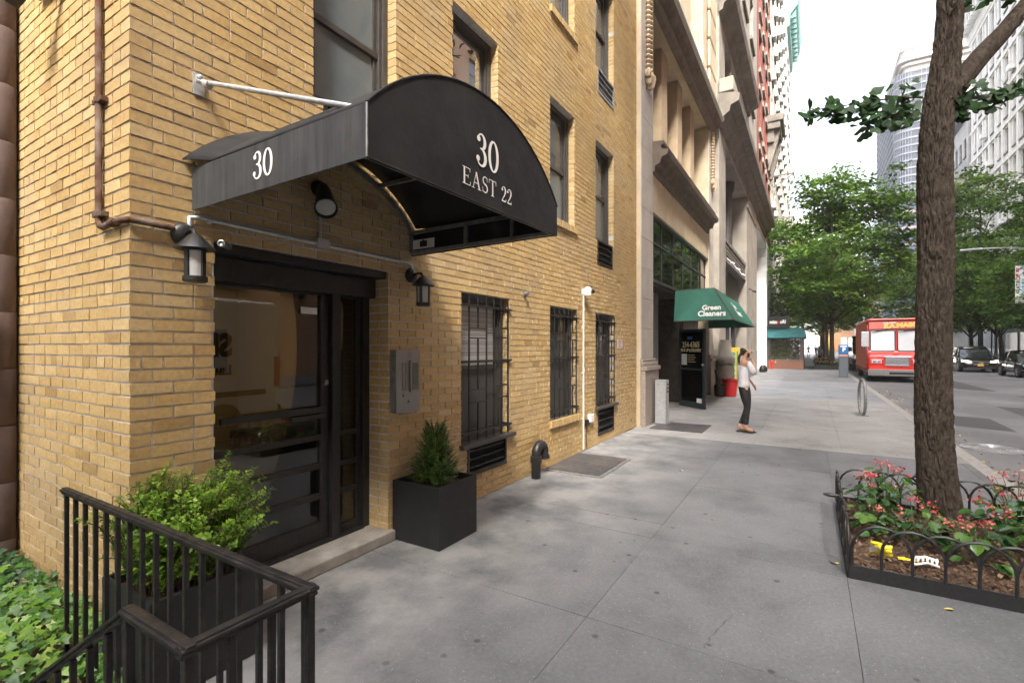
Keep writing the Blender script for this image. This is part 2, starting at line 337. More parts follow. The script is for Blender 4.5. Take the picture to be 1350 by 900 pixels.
def leafmesh(name, P, Nrm, S, tmpl, mat, parent=None, tone=None, D=None, off=None):
    P = np.asarray(P, float); n = len(P); Nrm = np.asarray(Nrm, float); Nrm = Nrm/np.maximum(np.linalg.norm(Nrm, axis=1, keepdims=True), 1e-6)
    D = rng.normal(size=(n,3)) if D is None else np.asarray(D, float)
    T = D-Nrm*(D*Nrm).sum(1, keepdims=True); T /= np.maximum(np.linalg.norm(T, axis=1, keepdims=True), 1e-6)
    B = np.cross(T, Nrm); tv = np.array(tmpl[0]); S = np.broadcast_to(np.asarray(S, float), (n,))[:,None,None]
    V = P[:,None,:]+S*(tv[None,:,0:1]*B[:,None,:]+tv[None,:,1:2]*T[:,None,:]+tv[None,:,2:3]*Nrm[:,None,:])
    if off is None: off = OFF.get(parent.name, (0,0,0)) if parent is not None else (0,0,0)
    V = V.reshape(-1,3)-np.array(off); k = len(tv); F = tmpl[1]
    li = np.concatenate([(np.arange(n)[:,None]*k+np.array(sum(map(list, F), [])))]).ravel()
    ls = np.array([len(f) for f in F]); lt = np.tile(ls, n); st = np.concatenate([[0], np.cumsum(lt)[:-1]])
    me = bpy.data.meshes.new(name); me.vertices.add(len(V)); me.vertices.foreach_set('co', V.ravel())
    me.loops.add(len(li)); me.loops.foreach_set('vertex_index', li.astype(np.int32))
    me.polygons.add(len(lt)); me.polygons.foreach_set('loop_start', st.astype(np.int32)); me.polygons.foreach_set('loop_total', lt.astype(np.int32))
    t = rng.random(n) if tone is None else np.asarray(tone)
    a = me.attributes.new('tone', 'FLOAT', 'FACE'); a.data.foreach_set('value', np.repeat(np.clip(t, 0, 1), len(F)))
    me.materials.append(mat); me.update(calc_edges=True)
    o = bpy.data.objects.new(name, me); COL.objects.link(o)
    if parent is not None: o.parent = parent
    return o

# ------------------------------------------------------------------ wall helpers
XF_FRONT = lambda u, d, z: (u, d, z)                      # facade along the street, d goes into the building
XF_LEFT = lambda u, d, z: (1.124+d, u, z)                 # return wall of the yellow building (faces -x)
def XF_S(y0): return lambda u, d, z: (u, y0-d, z)         # far side of the street, faces +y
def XF_X(x0): return lambda u, d, z: (x0+d, u, z)         # faces -x
def XF_Y(y0): return lambda u, d, z: (u, y0+d, z)
def facade(mb, u0, u1, z0, z1, holes, d0=0., depth=.3, m=0):
    us = sorted({u0, u1, *[h[0] for h in holes], *[h[1] for h in holes]}); us = [u for u in us if u0 <= u <= u1]
    zs = sorted({z0, z1, *[h[2] for h in holes], *[h[3] for h in holes]}); zs = [z for z in zs if z0 <= z <= z1]
    solid = lambda i, j: 0 <= i < len(us)-1 and 0 <= j < len(zs)-1 and not any(h[0] < (us[i]+us[i+1])/2 < h[1] and h[2] < (zs[j]+zs[j+1])/2 < h[3] for h in holes)
    for i in range(len(us)-1):
        for j in range(len(zs)-1):
            a, b, c, e = us[i], us[i+1], zs[j], zs[j+1]
            if solid(i, j):
                mb.add([(a,d0,c),(b,d0,c),(b,d0,e),(a,d0,e)], [(0,1,2,3)], m)
                if not solid(i-1, j): mb.add([(a,d0,c),(a,d0,e),(a,d0+depth,e),(a,d0+depth,c)], [(0,1,2,3)], m)
                if not solid(i+1, j): mb.add([(b,d0,c),(b,d0+depth,c),(b,d0+depth,e),(b,d0,e)], [(0,1,2,3)], m)
                if not solid(i, j-1): mb.add([(a,d0,c),(a,d0+depth,c),(b,d0+depth,c),(b,d0,c)], [(0,1,2,3)], m)
                if not solid(i, j+1): mb.add([(a,d0,e),(b,d0,e),(b,d0+depth,e),(a,d0+depth,e)], [(0,1,2,3)], m)
CR = .0677
def bricks(mb, u0, u1, z0, rows, holes, flip=0, ridx=0, head=True, corner=''):
    rr = random.Random(5+flip)
    for r in range(rows):
        z = z0+r*CR+.006; zt = z+CR-.0125; zc = (z+zt)/2
        hd = head and r % 6 == 4
        L = .102 if hd and flip else .204
        start = u0-(.102 if (r+flip) % 2 else 0) if not hd else u0-(.051 if flip else .0)-.05*(1-flip)
        cuts = sorted([(h[0], h[1]) for h in holes if h[2] < zc < h[3]])
        if corner == 'front' and r % 2 and not hd: start = u0+.102; 
        if corner == 'left': start = (-.006 if r % 2 else .100)
        lo_ = u0 if corner != 'left' else start+.006
        if corner == 'front' and r % 2: lo_ = u0+.106
        x = start
        while x < u1:
            l = L
            if hd and not flip: l = rr.choice((.102,.204,.153))
            a0, b0 = x+.006, x+l-.006
            if corner == 'front' and not r % 2 and x < u0+.005 and x+l > u0+.03: a0 = u0
            x += l
            segs = [(max(a0, lo_), min(b0, u1))]
            for c0, c1 in cuts:
                ns = []
                for a, b in segs:
                    if b <= c0 or a >= c1: ns.append((a, b)); continue
                    if a < c0: ns.append((a, c0))
                    if b > c1: ns.append((c1, b))
                segs = ns
            for a, b in segs:
                if b-a < .018: continue
                mb.tone = min(1, max(0, rr.gauss(.47,.19))); j = lambda: rr.uniform(-.0016,.0016); d = -rr.uniform(0,.0035)
                mb.add([(a+j(),d+j()*.6,z+j()),(b+j(),d+j()*.6,z+j()),(b+j(),d+j()*.6,zt+j()),(a+j(),d+j()*.6,zt+j()),(a,.1,z),(b,.1,z),(b,.1,zt),(a,.1,zt)],
                       [(0,1,2,3),(0,4,5,1),(1,5,6,2),(2,6,7,3),(3,7,4,0)], 0)
snap = lambda z: round(z/CR)*CR
# ================================================================== yellow brick building
YB = thing('brick_apartment_building', 'tan yellow brick apartment building with barred ground floor windows at the left', 'building', (1.124,0,0))
TOP = 142
S = snap
door_hole = (1.547,2.934,0,S(2.23))
GW = [(3.932,4.862,S(.60),S(2.19)),(5.90,6.80,S(.60),S(2.19)),(7.54,8.46,S(.62),S(2.19))]
GAC = [(4.034,4.782,S(.25),S(.60)),(7.64,8.40,S(.16),S(.62))]
U2 = [(2.217,3.025,S(3.39),S(5.02)),(3.798,4.61,S(3.39),S(4.99)),(5.90,6.70,S(3.39),S(5.03)),(7.54,8.40,S(3.41),S(5.02))]
UAC = [(2.30,2.95,S(3.02),S(3.39)),(7.62,8.33,S(3.01),S(3.41))]
U3 = [(a,b,S(c+2.82),S(d+2.82)) for a,b,c,d in U2]
UAC3 = [(7.62,8.40,S(5.85),S(6.23))]
holes = [door_hole]+GW+GAC+U2+UAC+U3+UAC3
XE = 9.745
mb = MB(XF_FRONT); bricks(mb, 1.124, XE, 0, TOP, holes, corner='front')
gro = lambda h: (h[0]-.004,h[1]+.004,h[2]-.004,h[3]+.004)
facade(mb, 1.1298, XE, 0, TOP*CR, [gro(h) for h in holes], .006, .27, 1)
mb.xf = XF_LEFT; bricks(mb, .112, 1.83, 0, TOP, [], 1, corner='left')
facade(mb, .02, 1.83, 0, TOP*CR, [], .006, .2, 1)
mb.xf = lambda u, d, z: (2.934+d, u, z); bricks(mb, .104, .287, 0, 33, [], 0, head=False); facade(mb, .104, .287, 0, 2.23, [], .01, .05, 1)
mb.build('brick_wall', [m_brick, m_mortar], YB, tone=True)
# upper storeys above the picture, plain brick
mb = MB(XF_FRONT); facade(mb, 1.124, XE, TOP*CR, 24, [(a,b,c+k*2.82,d+k*2.82) for k in range(1,6) for a,b,c,d in U3 if c+k*2.82 > TOP*CR+.2], .0, .2, 0)
mb.box(1.124, 1.3, .01, 9, TOP*CR, 24, 0); mb.box(1.0, XE+.05, -.12, 9, 24, 24.4, 0); mb.box(1.4, XE, .9, 9, 2.7, 24, 1)
mb.build('upper_wall', [m_shade_brick, m_panedark], YB)

def brick_sill(par, u0, u1, z):
    m = MB(); u = u0; rr = random.Random(int(u0*100))
    while u < u1-.03:
        m.tone = rr.uniform(.2,.8); m.box(u+.004, u+.062, -.035-rr.uniform(0,.004), .12, z-.098, z-.004); u += .068
    m.box(u0+.006, u1-.006, -.022, .11, z-.094, z-.010, 1)
    m.build('sill', [m_brick, m_mortar], par, tone=True)
def sash_window(h, pane, mid=.5, sill=None, name='window', pane2=None, fd=.095):
    a, b, c, d = h; m = MB(); t = .055
    m.box(a, a+t, fd, fd+.1, c, d); m.box(b-t, b, fd, fd+.1, c, d); m.box(a+t, b-t, fd, fd+.1, d-t*1.3, d); m.box(a+t, b-t, fd, fd+.1, c, c+t)
    m.box(b-t-.028, b-t-.004, fd+.02, fd+.1, c+t, d-t*1.3); m.box(a+t+.004, a+t+.028, fd+.02, fd+.1, c+t, d-t*1.3)
    zm = c+(d-c)*mid
    f = m.build(name, m_dframe, YB, bevel=.003)
    s = MB(); q = t+.03; s.box(a+q, b-q, fd+.035, fd+.075, zm-.025, zm+.025); s.box(a+q, a+q+.035, fd+.05, fd+.085, c+t, d-t*1.3); s.box(b-q-.035, b-q, fd+.05, fd+.085, c+t, d-t*1.3)
    s.box(a+q+.035, b-q-.035, fd+.05, fd+.085, c+t, c+t+.05); s.box(a+q+.035, b-q-.035, fd+.05, fd+.085, d-t*1.3-.04, d-t*1.3)
    s.build('sash', m_dframe, f, bevel=.002)
    g = MB(); g.box(a+q+.033, b-q-.033, fd+.062, fd+.070, zm+.02, d-t*1.3-.038); g.box(a+q+.033, b-q-.033, fd+.066, fd+.074, c+t+.048, zm-.02, 1)
    g.build('pane', [pane, pane2 or pane], f)
    if sill == 'brick': brick_sill(f, a-.02, b+.03, c)
    if sill == 'metal':
        z = MB(); z.box(a-.03, b+.06, -.06, .09, c-.035, c+.006); z.build('sill', m_dframe, f, bevel=.004)
    return f
def ac_grille(h, par, light=None):
    a, b, c, d = h; m = MB(); m.box(a, b, .05, .06, c, d)
    for q in ((a, a+.03, c, d), (b-.03, b, c, d), (a+.03, b-.03, c, c+.045), (a+.03, b-.03, d-.03, d)): m.box(q[0], q[1], -.012, .06, q[2], q[3])
    n = 4; 
    for i in range(1, n): z = c+(d-c)*i/n; m.box(a+.03, b-.03, .0, .05, z-.007, z+.007)
    k = int((b-a)/.035)
    for i in range(1, k): u = a+(b-a)*i/k; m.box(u-.003, u+.003, .02, .049, c+.045, d-.03)
    m.build('air_conditioner_grille', [light or m_blackm], par)
    if True:
        z = MB(); z.box(a+.032, b-.032, -.008, .004, c+.012, c+.038); z.build('grille_sill', m_galvd, par)
def guard(h, par):
    a, b, c, d = h; w = b-a; H_ = d-c; m = MB(); y = -.010; r = .009
    us = [a+w*k for k in (.13,.30,.47,.63,.79,.94)]
    z0, z1 = c+.06, d-.06; hr = [c+.11, c+H_*.545, d-.13]
    for z in hr: m.bar((a-.02,y-.012,z), (b+.012,y-.012,z), .014, .022)
    def v(i, p, q): m.bar((us[i],y,p), (us[i],y,q), .016, .016, (0,1,0))
    for (lo, hi) in ((hr[0], hr[1]), (hr[1], hr[2])):
        g = hi-lo; s1, s2 = lo+g*.42, lo+g*.60
        v(0, lo, hi); v(1, lo, s1); v(1, s2, hi); v(2, lo, hi); v(3, lo, hi); v(4, lo, lo+g*.44); v(4, lo+g*.62, hi); v(5, lo, hi)
        m.bar((us[0],y,s1), (us[2],y,s1), .015, .015); m.bar((us[0],y,s2), (us[2],y,s2), .015, .015); m.bar((us[2],y,lo+g*.52), (us[3],y,lo+g*.52), .015, .015)
        m.bar((us[3],y,lo+g*.44), (us[5],y,lo+g*.44), .015, .015); m.bar((us[3],y,lo+g*.62), (us[5],y,lo+g*.62), .015, .015)
    for i in range(6): v(i, c+.02, hr[0]); v(i, hr[2], d-.03)
    for z in hr: m.bar((b-.012,y,z), (b-.012,.10,z), .02, .02); m.bar((a+.01,y,z), (a+.01,.10,z), .02, .02)
    m.build('window_guard', m_blackm, par, bevel=.002)
f = sash_window(GW[0], m_blind, .5, 'metal', pane2=m_screen); guard(GW[0], f); ac_grille(GAC[0], f)
f = sash_window(GW[1], m_pane, .5, 'brick', pane2=m_screen); guard(GW[1], f)
f = sash_window(GW[2], m_pane, .5, 'metal', pane2=m_screen); guard(GW[2], f); ac_grille(GAC[1], f)
f = sash_window(U2[0], m_paneblue, .42); ac_grille(UAC[0], f)
f = sash_window(U2[1], m_mirror, .30, pane2=m_paneblue)
f = sash_window(U2[2], m_pane, .48, 'brick', pane2=m_paneblue)
f = sash_window(U2[3], m_pane, .50, pane2=m_paneblue); ac_grille(UAC[1], f)
for i, h in enumerate(U3):
    f = sash_window(h, m_pane, .5, 'brick' if i == 2 else None)
    if i == 3: ac_grille(UAC3[0], f, m_galvd)
# entrance: header, door leaf, sidelight, step, lobby behind the glass
m = MB(); m.box(1.547, 2.934, .20, .30, 2.10, 2.232); m.box(1.547, 2.934, .02, .20, 2.175, 2.232); m.box(1.547, 1.60, .22, .32, .085, 2.10); m.box(2.865, 2.934, .22, .32, .085, 2.10); m.box(2.555, 2.63, .22, .33, .085, 2.10)
m.box(1.56, 2.93, .14, .20, 2.02, 2.173)
fr = m.build('entrance_frame', m_blackm, YB, bevel=.004)
def leaf(u0, u1, name, bars, y=.262):
    m = MB(); w_ = .075 if name == 'entrance_door' else .035; m.box(u0, u0+w_, y, y+.045, .10, 2.09); m.box(u1-w_, u1, y, y+.045, .10, 2.09); m.box(u0+w_, u1-w_, y, y+.045, 2.01, 2.09); m.box(u0+w_, u1-w_, y, y+.045, .10, .24 if name == 'entrance_door' else .165)
    for z in bars: m.box(u0+w_, u1-w_, y-.004, y+.045, z-.02, z+.02)
    o = m.build(name, m_blackm, YB, bevel=.004)
    g = MB(); g.box(u0+w_-.005, u1-w_+.005, y+.018, y+.026, .16, 2.03); g.build('glass', m_doorglass, o); return o
dr = leaf(1.602, 2.553, 'entrance_door', (.908,.683,.447))
m = MB(); m.bar((1.70,.235,1.125), (2.50,.235,1.125), .03, .045); m.bar((2.2,.225,1.075), (2.49,.225,1.075), .03, .03)
for u in (1.75,2.45): m.bar((u,.235,1.125), (u,.27,1.125), .03, .03)
m.build('push_bar', m_blackm, dr, bevel=.003)
m = MB(); m.lathe([(.0,-.022),(.02,-.022),(.022,0),(.022,.01)], (2.515,.262,1.33), (0,1,0), 14); m.build('lock', m_steel, dr, smooth=True)
leaf(2.632, 2.865, 'sidelight', (.903,.663,.436))
m = MB(); m.box(2.30, 2.44, .256, .2595, 1.86, 1.91); m.build('notice', m_white, dr)
m = MB(); m.box(1.40, 2.975, -.05, .335, 0, .088); st = m.build('doorstep', m_stone_sill, YB, bevel=.012)
m = MB(); m.box(1.62, 2.86, .20, .33, .0885, .104); m.build('threshold', m_blackm, YB, bevel=.004)
m = MB(); x0, x1, y0, y1 = .9+.45, 4.6, .34, 5.2
m.box(x0, x1, y1, y1+.05, 0, 2.6); m.box(x0-.05, x0, y0, y1, 0, 2.6); m.box(x1, x1+.05, y0, y1, 0, 2.6); m.box(x0, x1, y0, y1, 2.6, 2.65); m.box(x0, x1, y0, y1, .02, .085, 2)
m.box(1.45, 1.75, 3.2, 5.19, .085, 2.3, 1); m.box(2.4, 3.1, 5.12, 5.19, .085, 2.1, 1); m.box(3.3, 4.4, 5.15, 5.19, 1.2, 1.9, 1); m.box(3.6, 4.55, 2.2, 3.6, .085, .5, 1)
m.build('lobby', [m_lobby, m_lobbyd, m_lobbyf], YB)
m = MB(); m.lathe([(.0,0),(.09,0),(.09,.03),(.0,.03)], (2.7,3.4,2.56), (0,0,1), 16)
m.build('lobby_lamp', M('lit_lobby_lamp', (.9,.8,.6), emit=((1,.82,.55), 60)), YB)

# ================================================================== entrance canopy
CA = thing('entrance_canopy', 'black domed canvas entrance canopy lettered 30 EAST 22 over the glass door', 'canopy', (1.42,0,2.39))
xl, xr, yf, zs = 1.42, 3.205, -1.425, 2.625; xm = (xl+xr)/2; hw = (xr-xl)/2; rise = .405; Rr = (hw*hw+rise*rise)/(2*rise); A0 = math.asin(hw/Rr)
arcp = lambda k, n, g=0: (xm+(Rr+g)*math.sin(-A0+2*A0*k/n), zs+(Rr+g)*math.cos(-A0+2*A0*k/n)-(Rr-rise))
def sheet(mb, name, mat, th=.006):
    o = mb.build(name, mat, CA); s = o.modifiers.new('thickness', 'SOLIDIFY'); s.thickness = th; s.offset = 0; return o
m = MB(); n = 28; rows = 7
pts = []
for j in range(rows+1):
    y = -.012+(yf+.012)*j/rows
    for k in range(n+1):
        x, z = arcp(k, n); sag = -.006*math.sin(math.pi*j/rows)*abs(math.sin(k*math.pi/n*4))
        if j == 0: x, z = arcp(k, n, .045); 
        if j == 0: x += -.02*math.cos(math.pi*k/n)
        pts.append((x, y, z+sag))
m.add(pts, [(j*(n+1)+k, j*(n+1)+k+1, (j+1)*(n+1)+k+1, (j+1)*(n+1)+k) for j in range(rows) for k in range(n)])
ro = sheet(m, 'canopy_roof', m_dfabric); ro.data.polygons.foreach_set('use_smooth', [True]*len(ro.data.polygons))
m = MB(); m.poly([(xl,yf,2.398)]+[(arcp(k,n)[0],yf,arcp(k,n)[1]) for k in range(n+1)]+[(xr,yf,2.418)]); ep = sheet(m, 'end_panel', m_dfabric)
m = MB(); m.add([(xl,-.012,2.382),(xl,yf,2.398),(xl,yf,zs),(xl,-.012,zs-.008)], [(0,1,2,3)]); vl = sheet(m, 'valance', m_vfabric)
m = MB(); m.add([(xr,-.012,2.40),(xr,yf,2.418),(xr,yf,zs),(xr,-.012,zs)], [(0,1,2,3)]); sheet(m, 'valance', m_dfabric)
# piping along the hems
m = MB(); m.tube([(arcp(k,n,.004)[0],yf-.003,arcp(k,n,.004)[1]) for k in range(n+1)], .006, 6); m.tube([(xl,yf-.002,2.398),(xr,yf-.002,2.418)], .006, 6)
m.build('hem', m_dfabric, CA, smooth=True)
m = MB(); m.tube([(xl-.002,yf-.003,2.40),(xl-.002,yf-.003,zs)], .005, 6); m.build('corner_trim', m_galvd, CA, smooth=True)
m = MB(); b = .028; gi = -.03
for y in (-.035, yf+.03):
    m = MB(); p = [(arcp(k,16,gi)[0], y, arcp(k,16,gi)[1]) for k in range(17)]
    for q, w in zip(p[:-1], p[1:]): m.bar(q, w, b, b, (0,1,0))
    m.build('hoop', m_galvd, CA)
for k in (4, 8, 12):
    x, z = arcp(k, 16, gi); m = MB(); m.bar((x,-.05,z), (x,yf+.04,z), b, b); m.build('purlin', m_galvd, CA)
m = MB()
for z in (2.425, 2.60): m.bar((xr-.022,-.03,z), (xr-.022,yf+.02,z+.012), b, b); m.bar((xl+.022,-.03,z), (xl+.022,yf+.02,z+.012), b, b)
for y in (-.03,-.62,-1.06): m.bar((xr-.022,y,2.43), (xr-.022,y,2.60), b, b, (0,1,0))
for y in (-.03,-.75): m.bar((xl+.022,y,2.43), (xl+.022,y,2.60), b, b, (0,1,0))
m.bar((xl,yf+.02,2.42), (xr,yf+.02,2.438), b, b)
m.build('base_frame', m_galvd, CA)
m = MB(); m.box(xr-.036, xr-.037, -.30, -.06, 2.45, 2.53); m.box(xr-.0385, xr-.0375, -.22, -.14, 2.465, 2.515, 1); m.box(xr-.0395, xr-.0388, -.19, -.17, 2.475, 2.525, 1); m.build('maker_label', [m_white, m_blackm], CA)
m = MB(); serif(m, '30', .188, (2.306,yf,2.615), (1,0,0), (0,0,1), .007, 1.08); m.build('number_lettering', m_letter, CA)
m = MB(); serif(m, 'EAST 22', .092, (2.315,yf,2.478), (1,0,0), (0,0,1), .007, 1.22); m.build('street_lettering', m_letter, CA)
m = MB(); serif(m, '30', .140, (xl,-.70,2.443), (0,-1,0), (0,0,1), .007, 1.06); m.build('number_lettering', m_letter, CA)
m = MB(); a = Vector((1.455,-.02,3.115)); q = Vector((1.475,yf+.06,2.635)); m.tube([a+Vector((0,-.03,0)), q], .0135, 10)
m.lathe([(.022,0),(.022,.05)], a+Vector((0,-.06,-.02)), q-a, 10); m.lathe([(.024,0),(.024,.06)], q-(q-a).normalized()*.05, q-a, 10)
m.box(1.425, 1.485, -.012, .002, 3.05, 3.17); m.tube([(1.425,-.035,3.115),(1.485,-.035,3.115)], .011, 8); m.ball((1.455,-.02,3.15), .016)
m.box(1.45, 1.50, yf+.03, yf+.09, 2.60, 2.65); m.tube([(1.44,yf+.06,2.635),(1.52,yf+.06,2.635)], .012, 8)
m.build('stay_rod', m_galv, CA, smooth=True)

# ================================================================== fittings on the brick
def lantern(x, z, label, tilt=0):
    t = thing('wall_lantern', label, 'wall lantern', (x,0,z), 0, 'lanterns beside the entrance')
    m = MB(); m.lathe([(.03,0),(.062,0),(.066,.02),(.06,.034),(.045,.048),(.0,.055)], (x,.002,z), (0,-1,0), 22); m.build('wall_plate', m_blackm, t, smooth=True)
    lx, ly = x-.012, -.165; zb = z-.265
    m = MB(); m.tube([(x,-.045,z),(x-.004,-.10,z+.014),(lx,ly+.02,z+.005),(lx,ly,z-.03)], .011, 8); m.build('arm', m_blackm, t, smooth=True)
    m = MB(); m.lathe([(.098,0),(.09,.012),(.058,.045),(.03,.075),(.014,.085),(.0,.09)], (lx,ly,zb+.165), (0,0,1), 20); m.build('hood', m_blackm, t, smooth=True)
    m = MB(); m.lathe([(.048,0),(.05,.15)], (lx,ly,zb+.012), (0,0,1), 18); m.build('diffuser', m_frost, t, smooth=True)
    m = MB(); m.lathe([(.05,0),(.060,.006),(.060,.03),(.0515,.031)], (lx,ly,zb-.012), (0,0,1), 20); m.lathe([(.058,0),(.058,.012)], (lx,ly,zb+.155), (0,0,1), 20)
    for k in range(4):
        a = R(20+90*k); m.bar((lx+.053*math.cos(a),ly+.053*math.sin(a),zb), (lx+.053*math.cos(a),ly+.053*math.sin(a),zb+.165), .012, .022, (math.cos(a+R(90)),math.sin(a+R(90)),0))
    m.build('cage', m_blackm, t)
    return t
lantern(1.372, 2.235, 'black carriage lantern on the narrow brick pier left of the glass door')
lantern(3.195, 2.235, 'black carriage lantern on the brick right of the door, above the intercom')
m = MB(); m.tube([(1.40,-.02,2.285),(1.40,-.02,2.335),(1.45,-.025,2.345),(2.23,-.025,2.338)], .0135, 10); m.tube([(2.30,-.025,2.338),(3.15,-.025,2.335),(3.19,-.025,2.325),(3.195,-.025,2.28)], .0135, 10)
m.box(2.215, 2.315, -.055, -.001, 2.305, 2.375); m.tube([(2.255,-.028,2.37),(2.25,-.028,2.68)], .010, 8)
for u in (1.50,2.0,2.6,3.05): m.lathe([(.020,-.012),(.020,.012)], (u,-.025,2.34), (1,0,0), 10)
solo(m, 'conduit_pipe', m_galv, 'grey steel conduit with a junction box running above the entrance', 'conduit', smooth=True, bevel=0)
t = thing('floodlight', 'black bullet floodlight on the brick under the canopy', 'floodlight', (2.25,0,2.7))
m = MB(); m.lathe([(.055,0),(.055,.03),(.02,.05)], (2.25,0,2.735), (0,-1,0), 18); m.tube([(2.25,-.04,2.735),(2.24,-.075,2.72)], .018, 8); m.build('wall_mount', m_blackm, t, smooth=True)
m = MB(); ax = Vector((-.30,-.50,-.62)); m.lathe([(.0,-.03),(.04,-.02),(.05,.03),(.055,.10),(.075,.22),(.078,.25),(.072,.25),(.066,.22),(.0,.18)], (2.245,-.07,2.72), ax, 20); m.build('lamp_head', m_blackm, t, smooth=True)
m = MB(); c = Vector((2.245,-.07,2.72))+ax.normalized()*.205; m.lathe([(.0,0),(.05,.0),(.064,.028),(.0,.036)], c, ax, 16); m.build('bulb', M('lamp_lens', (.42,.42,.40), rough=.25), t, smooth=True)
# rusty riser on the return wall, elbowing round to the lantern
m = MB(); xw = 1.124-.026; pts = [(xw,.31,9),(xw,.31,2.30),(xw,.29,2.265),(xw,.26,2.255),(xw,.03,2.262),(1.115,-.022,2.262),(1.15,-.028,2.262),(1.315,-.028,2.258)]
m.tube(pts, .0165, 10)
for z in (2.33, 2.95, 4.4): m.lathe([(.022,-.014),(.022,.014)], (xw,.31,z), (0,0,1), 10); m.box(xw-.01, 1.125, .25, .37, z-.012, z+.012)
m.lathe([(.021,-.03),(.021,.03)], (xw,.12,2.259), (0,1,0), 10)
solo(m, 'riser_pipe', m_rust, 'rust brown vertical pipe on the return wall bending round the brick corner', 'pipe', smooth=True)
m = MB(); m.lathe([(.022,0),(.022,.10),(.016,.102),(.0,.09)], (1.60,-.045,2.205), (-.75,-.66,-.02), 14); m.tube([(1.60,-.04,2.205),(1.62,0,2.21)], .008, 6)
solo(m, 'bullet_camera', m_steel, 'small silver bullet camera at the upper left of the door opening', 'camera', smooth=True)
m = MB(); m.lathe([(.026,0),(.026,.06),(.0,.062)], (5.20,0,2.262), (0,-1,0), 14); m.box(5.17, 5.23, -.012, .0, 2.225, 2.30)
solo(m, 'wall_stub', m_galvd, 'short round metal stub on the brick right of the first barred window', 'wall fitting', smooth=True)
t = thing('security_camera', 'white dome security camera on top of the thin white conduit', 'camera', (7.02,0,2.46))
m = MB(); m.lathe([(.05,0),(.055,.05),(.05,.06)], (7.02,-.08,2.40), (0,0,1), 16); m.ball((7.02,-.08,2.475), .062); m.box(6.98, 7.06, -.06, .0, 2.42, 2.50); m.build('camera_housing', m_white, t, smooth=True)
m = MB(); m.lathe([(.032,0),(.034,.05),(.0,.052)], (7.06,-.115,2.47), (.7,-.7,-.1), 12); m.build('lens', m_black, t, smooth=True)
m = MB(); m.tube([(7.0,-.018,2.41),(7.0,-.018,.03)], .012, 8)
for z in (.5,1.2,1.9): m.box(6.97, 7.03, -.012, .0, z, z+.018)
solo(m, 'white_conduit', m_white, 'thin white vertical conduit between the second and third barred windows', 'conduit', smooth=True)
m = MB(); m.box(7.20, 7.34, -.06, 0, .42, .545); solo(m, 'socket_box', m_white, 'white weatherproof socket box beside the white conduit', 'socket box', bevel=.008)
m = MB(); m.box(7.08, 7.15, -.05, 0, .375, .475); m.tube([(7.11,-.02,.38),(7.11,-.02,.12),(7.13,-.02,.02)], .006, 6); solo(m, 'cable_box', m_black, 'small black cable box left of the white socket box', 'cable box', bevel=.004)
t = thing('warning_notice', 'small white notice with red print on brick right of the third barred window', 'sign', (8.72,0,1.65))
m = MB(); m.box(8.60, 8.86, -.008, 0, 1.585, 1.74); m.build('plate', M('notice_plate', (.62,.60,.58)), t)
m = MB()
for i in range(5): m.box(8.63, 8.80-.03*(i % 3), -.0105, -.008, 1.61+.025*i, 1.619+.025*i)
m.build('print', M('red_print', (.5,.12,.10)), t)
# intercom
t = thing('intercom_panel', 'stainless steel door intercom with keypad and screen right of the entrance', 'intercom', (3.09,0,1.06))
m = MB(); m.box(2.952, 3.222, -.075, 0, 1.06, 1.585); m.build('back_box', m_galvd, t, bevel=.003)
m = MB(); m.box(2.945, 3.229, -.083, -.075, 1.055, 1.59); m.build('face_plate', m_steel, t, bevel=.002)
m = MB(); m.box(3.098, 3.196, -.105, -.083, 1.225, 1.495); m.build('display_hood', m_steel, t, bevel=.004)
m = MB(); m.box(3.112, 3.184, -.1085, -.105, 1.245, 1.475); m.build('display', M('lcd_screen', (.10,.12,.09), (.14,.16,.12), scale=20, rough=.15), t)
m = MB()
for i in range(2):
    for j in range(16): m.lathe([(.0075,0),(.006,.006),(0,.006)], (3.018+i*.034,-.083,1.245+j*.0148), (0,-1,0), 8)
m.lathe([(.014,0),(.012,.012),(0,.012)], (3.03,-.083,1.20), (0,-1,0), 12); m.build('keypad', m_galvd, t, smooth=True)
m = MB(); m.lathe([(.012,0),(.010,.003),(0,.003)], (3.09,-.083,1.145), (0,-1,0), 12)
for i in range(4):
    for j in range(5): m.lathe([(.0035,0),(0,.0015)], (3.085+i*.012,-.083,1.525+j*.0095), (0,-1,0), 6)
m.build('speaker_and_lens', m_black, t)
# fixture high on the return wall
t = thing('wall_floodlight', 'square dark floodlight with its bracket high on the return brick wall', 'floodlight', (1.124,.97,3.72))
m = MB(); m.prism([(.86,.92,3.66),(.86,1.06,3.66),(.86,1.06,3.80),(.86,.92,3.80)], (.10,0,-.03)); m.build('lamp_box', m_dframe, t, bevel=.006)
m = MB(); m.tube([(.95,.99,3.73),(1.05,.92,3.80),(1.124,.88,3.83)], .022, 8); m.tube([(1.06,.78,3.84),(1.10,1.25,3.86)], .018, 8); m.lathe([(.05,0),(.05,.03)], (1.124,.88,3.83), (-1,0,0), 12); m.build('bracket', m_dframe, t, smooth=True)
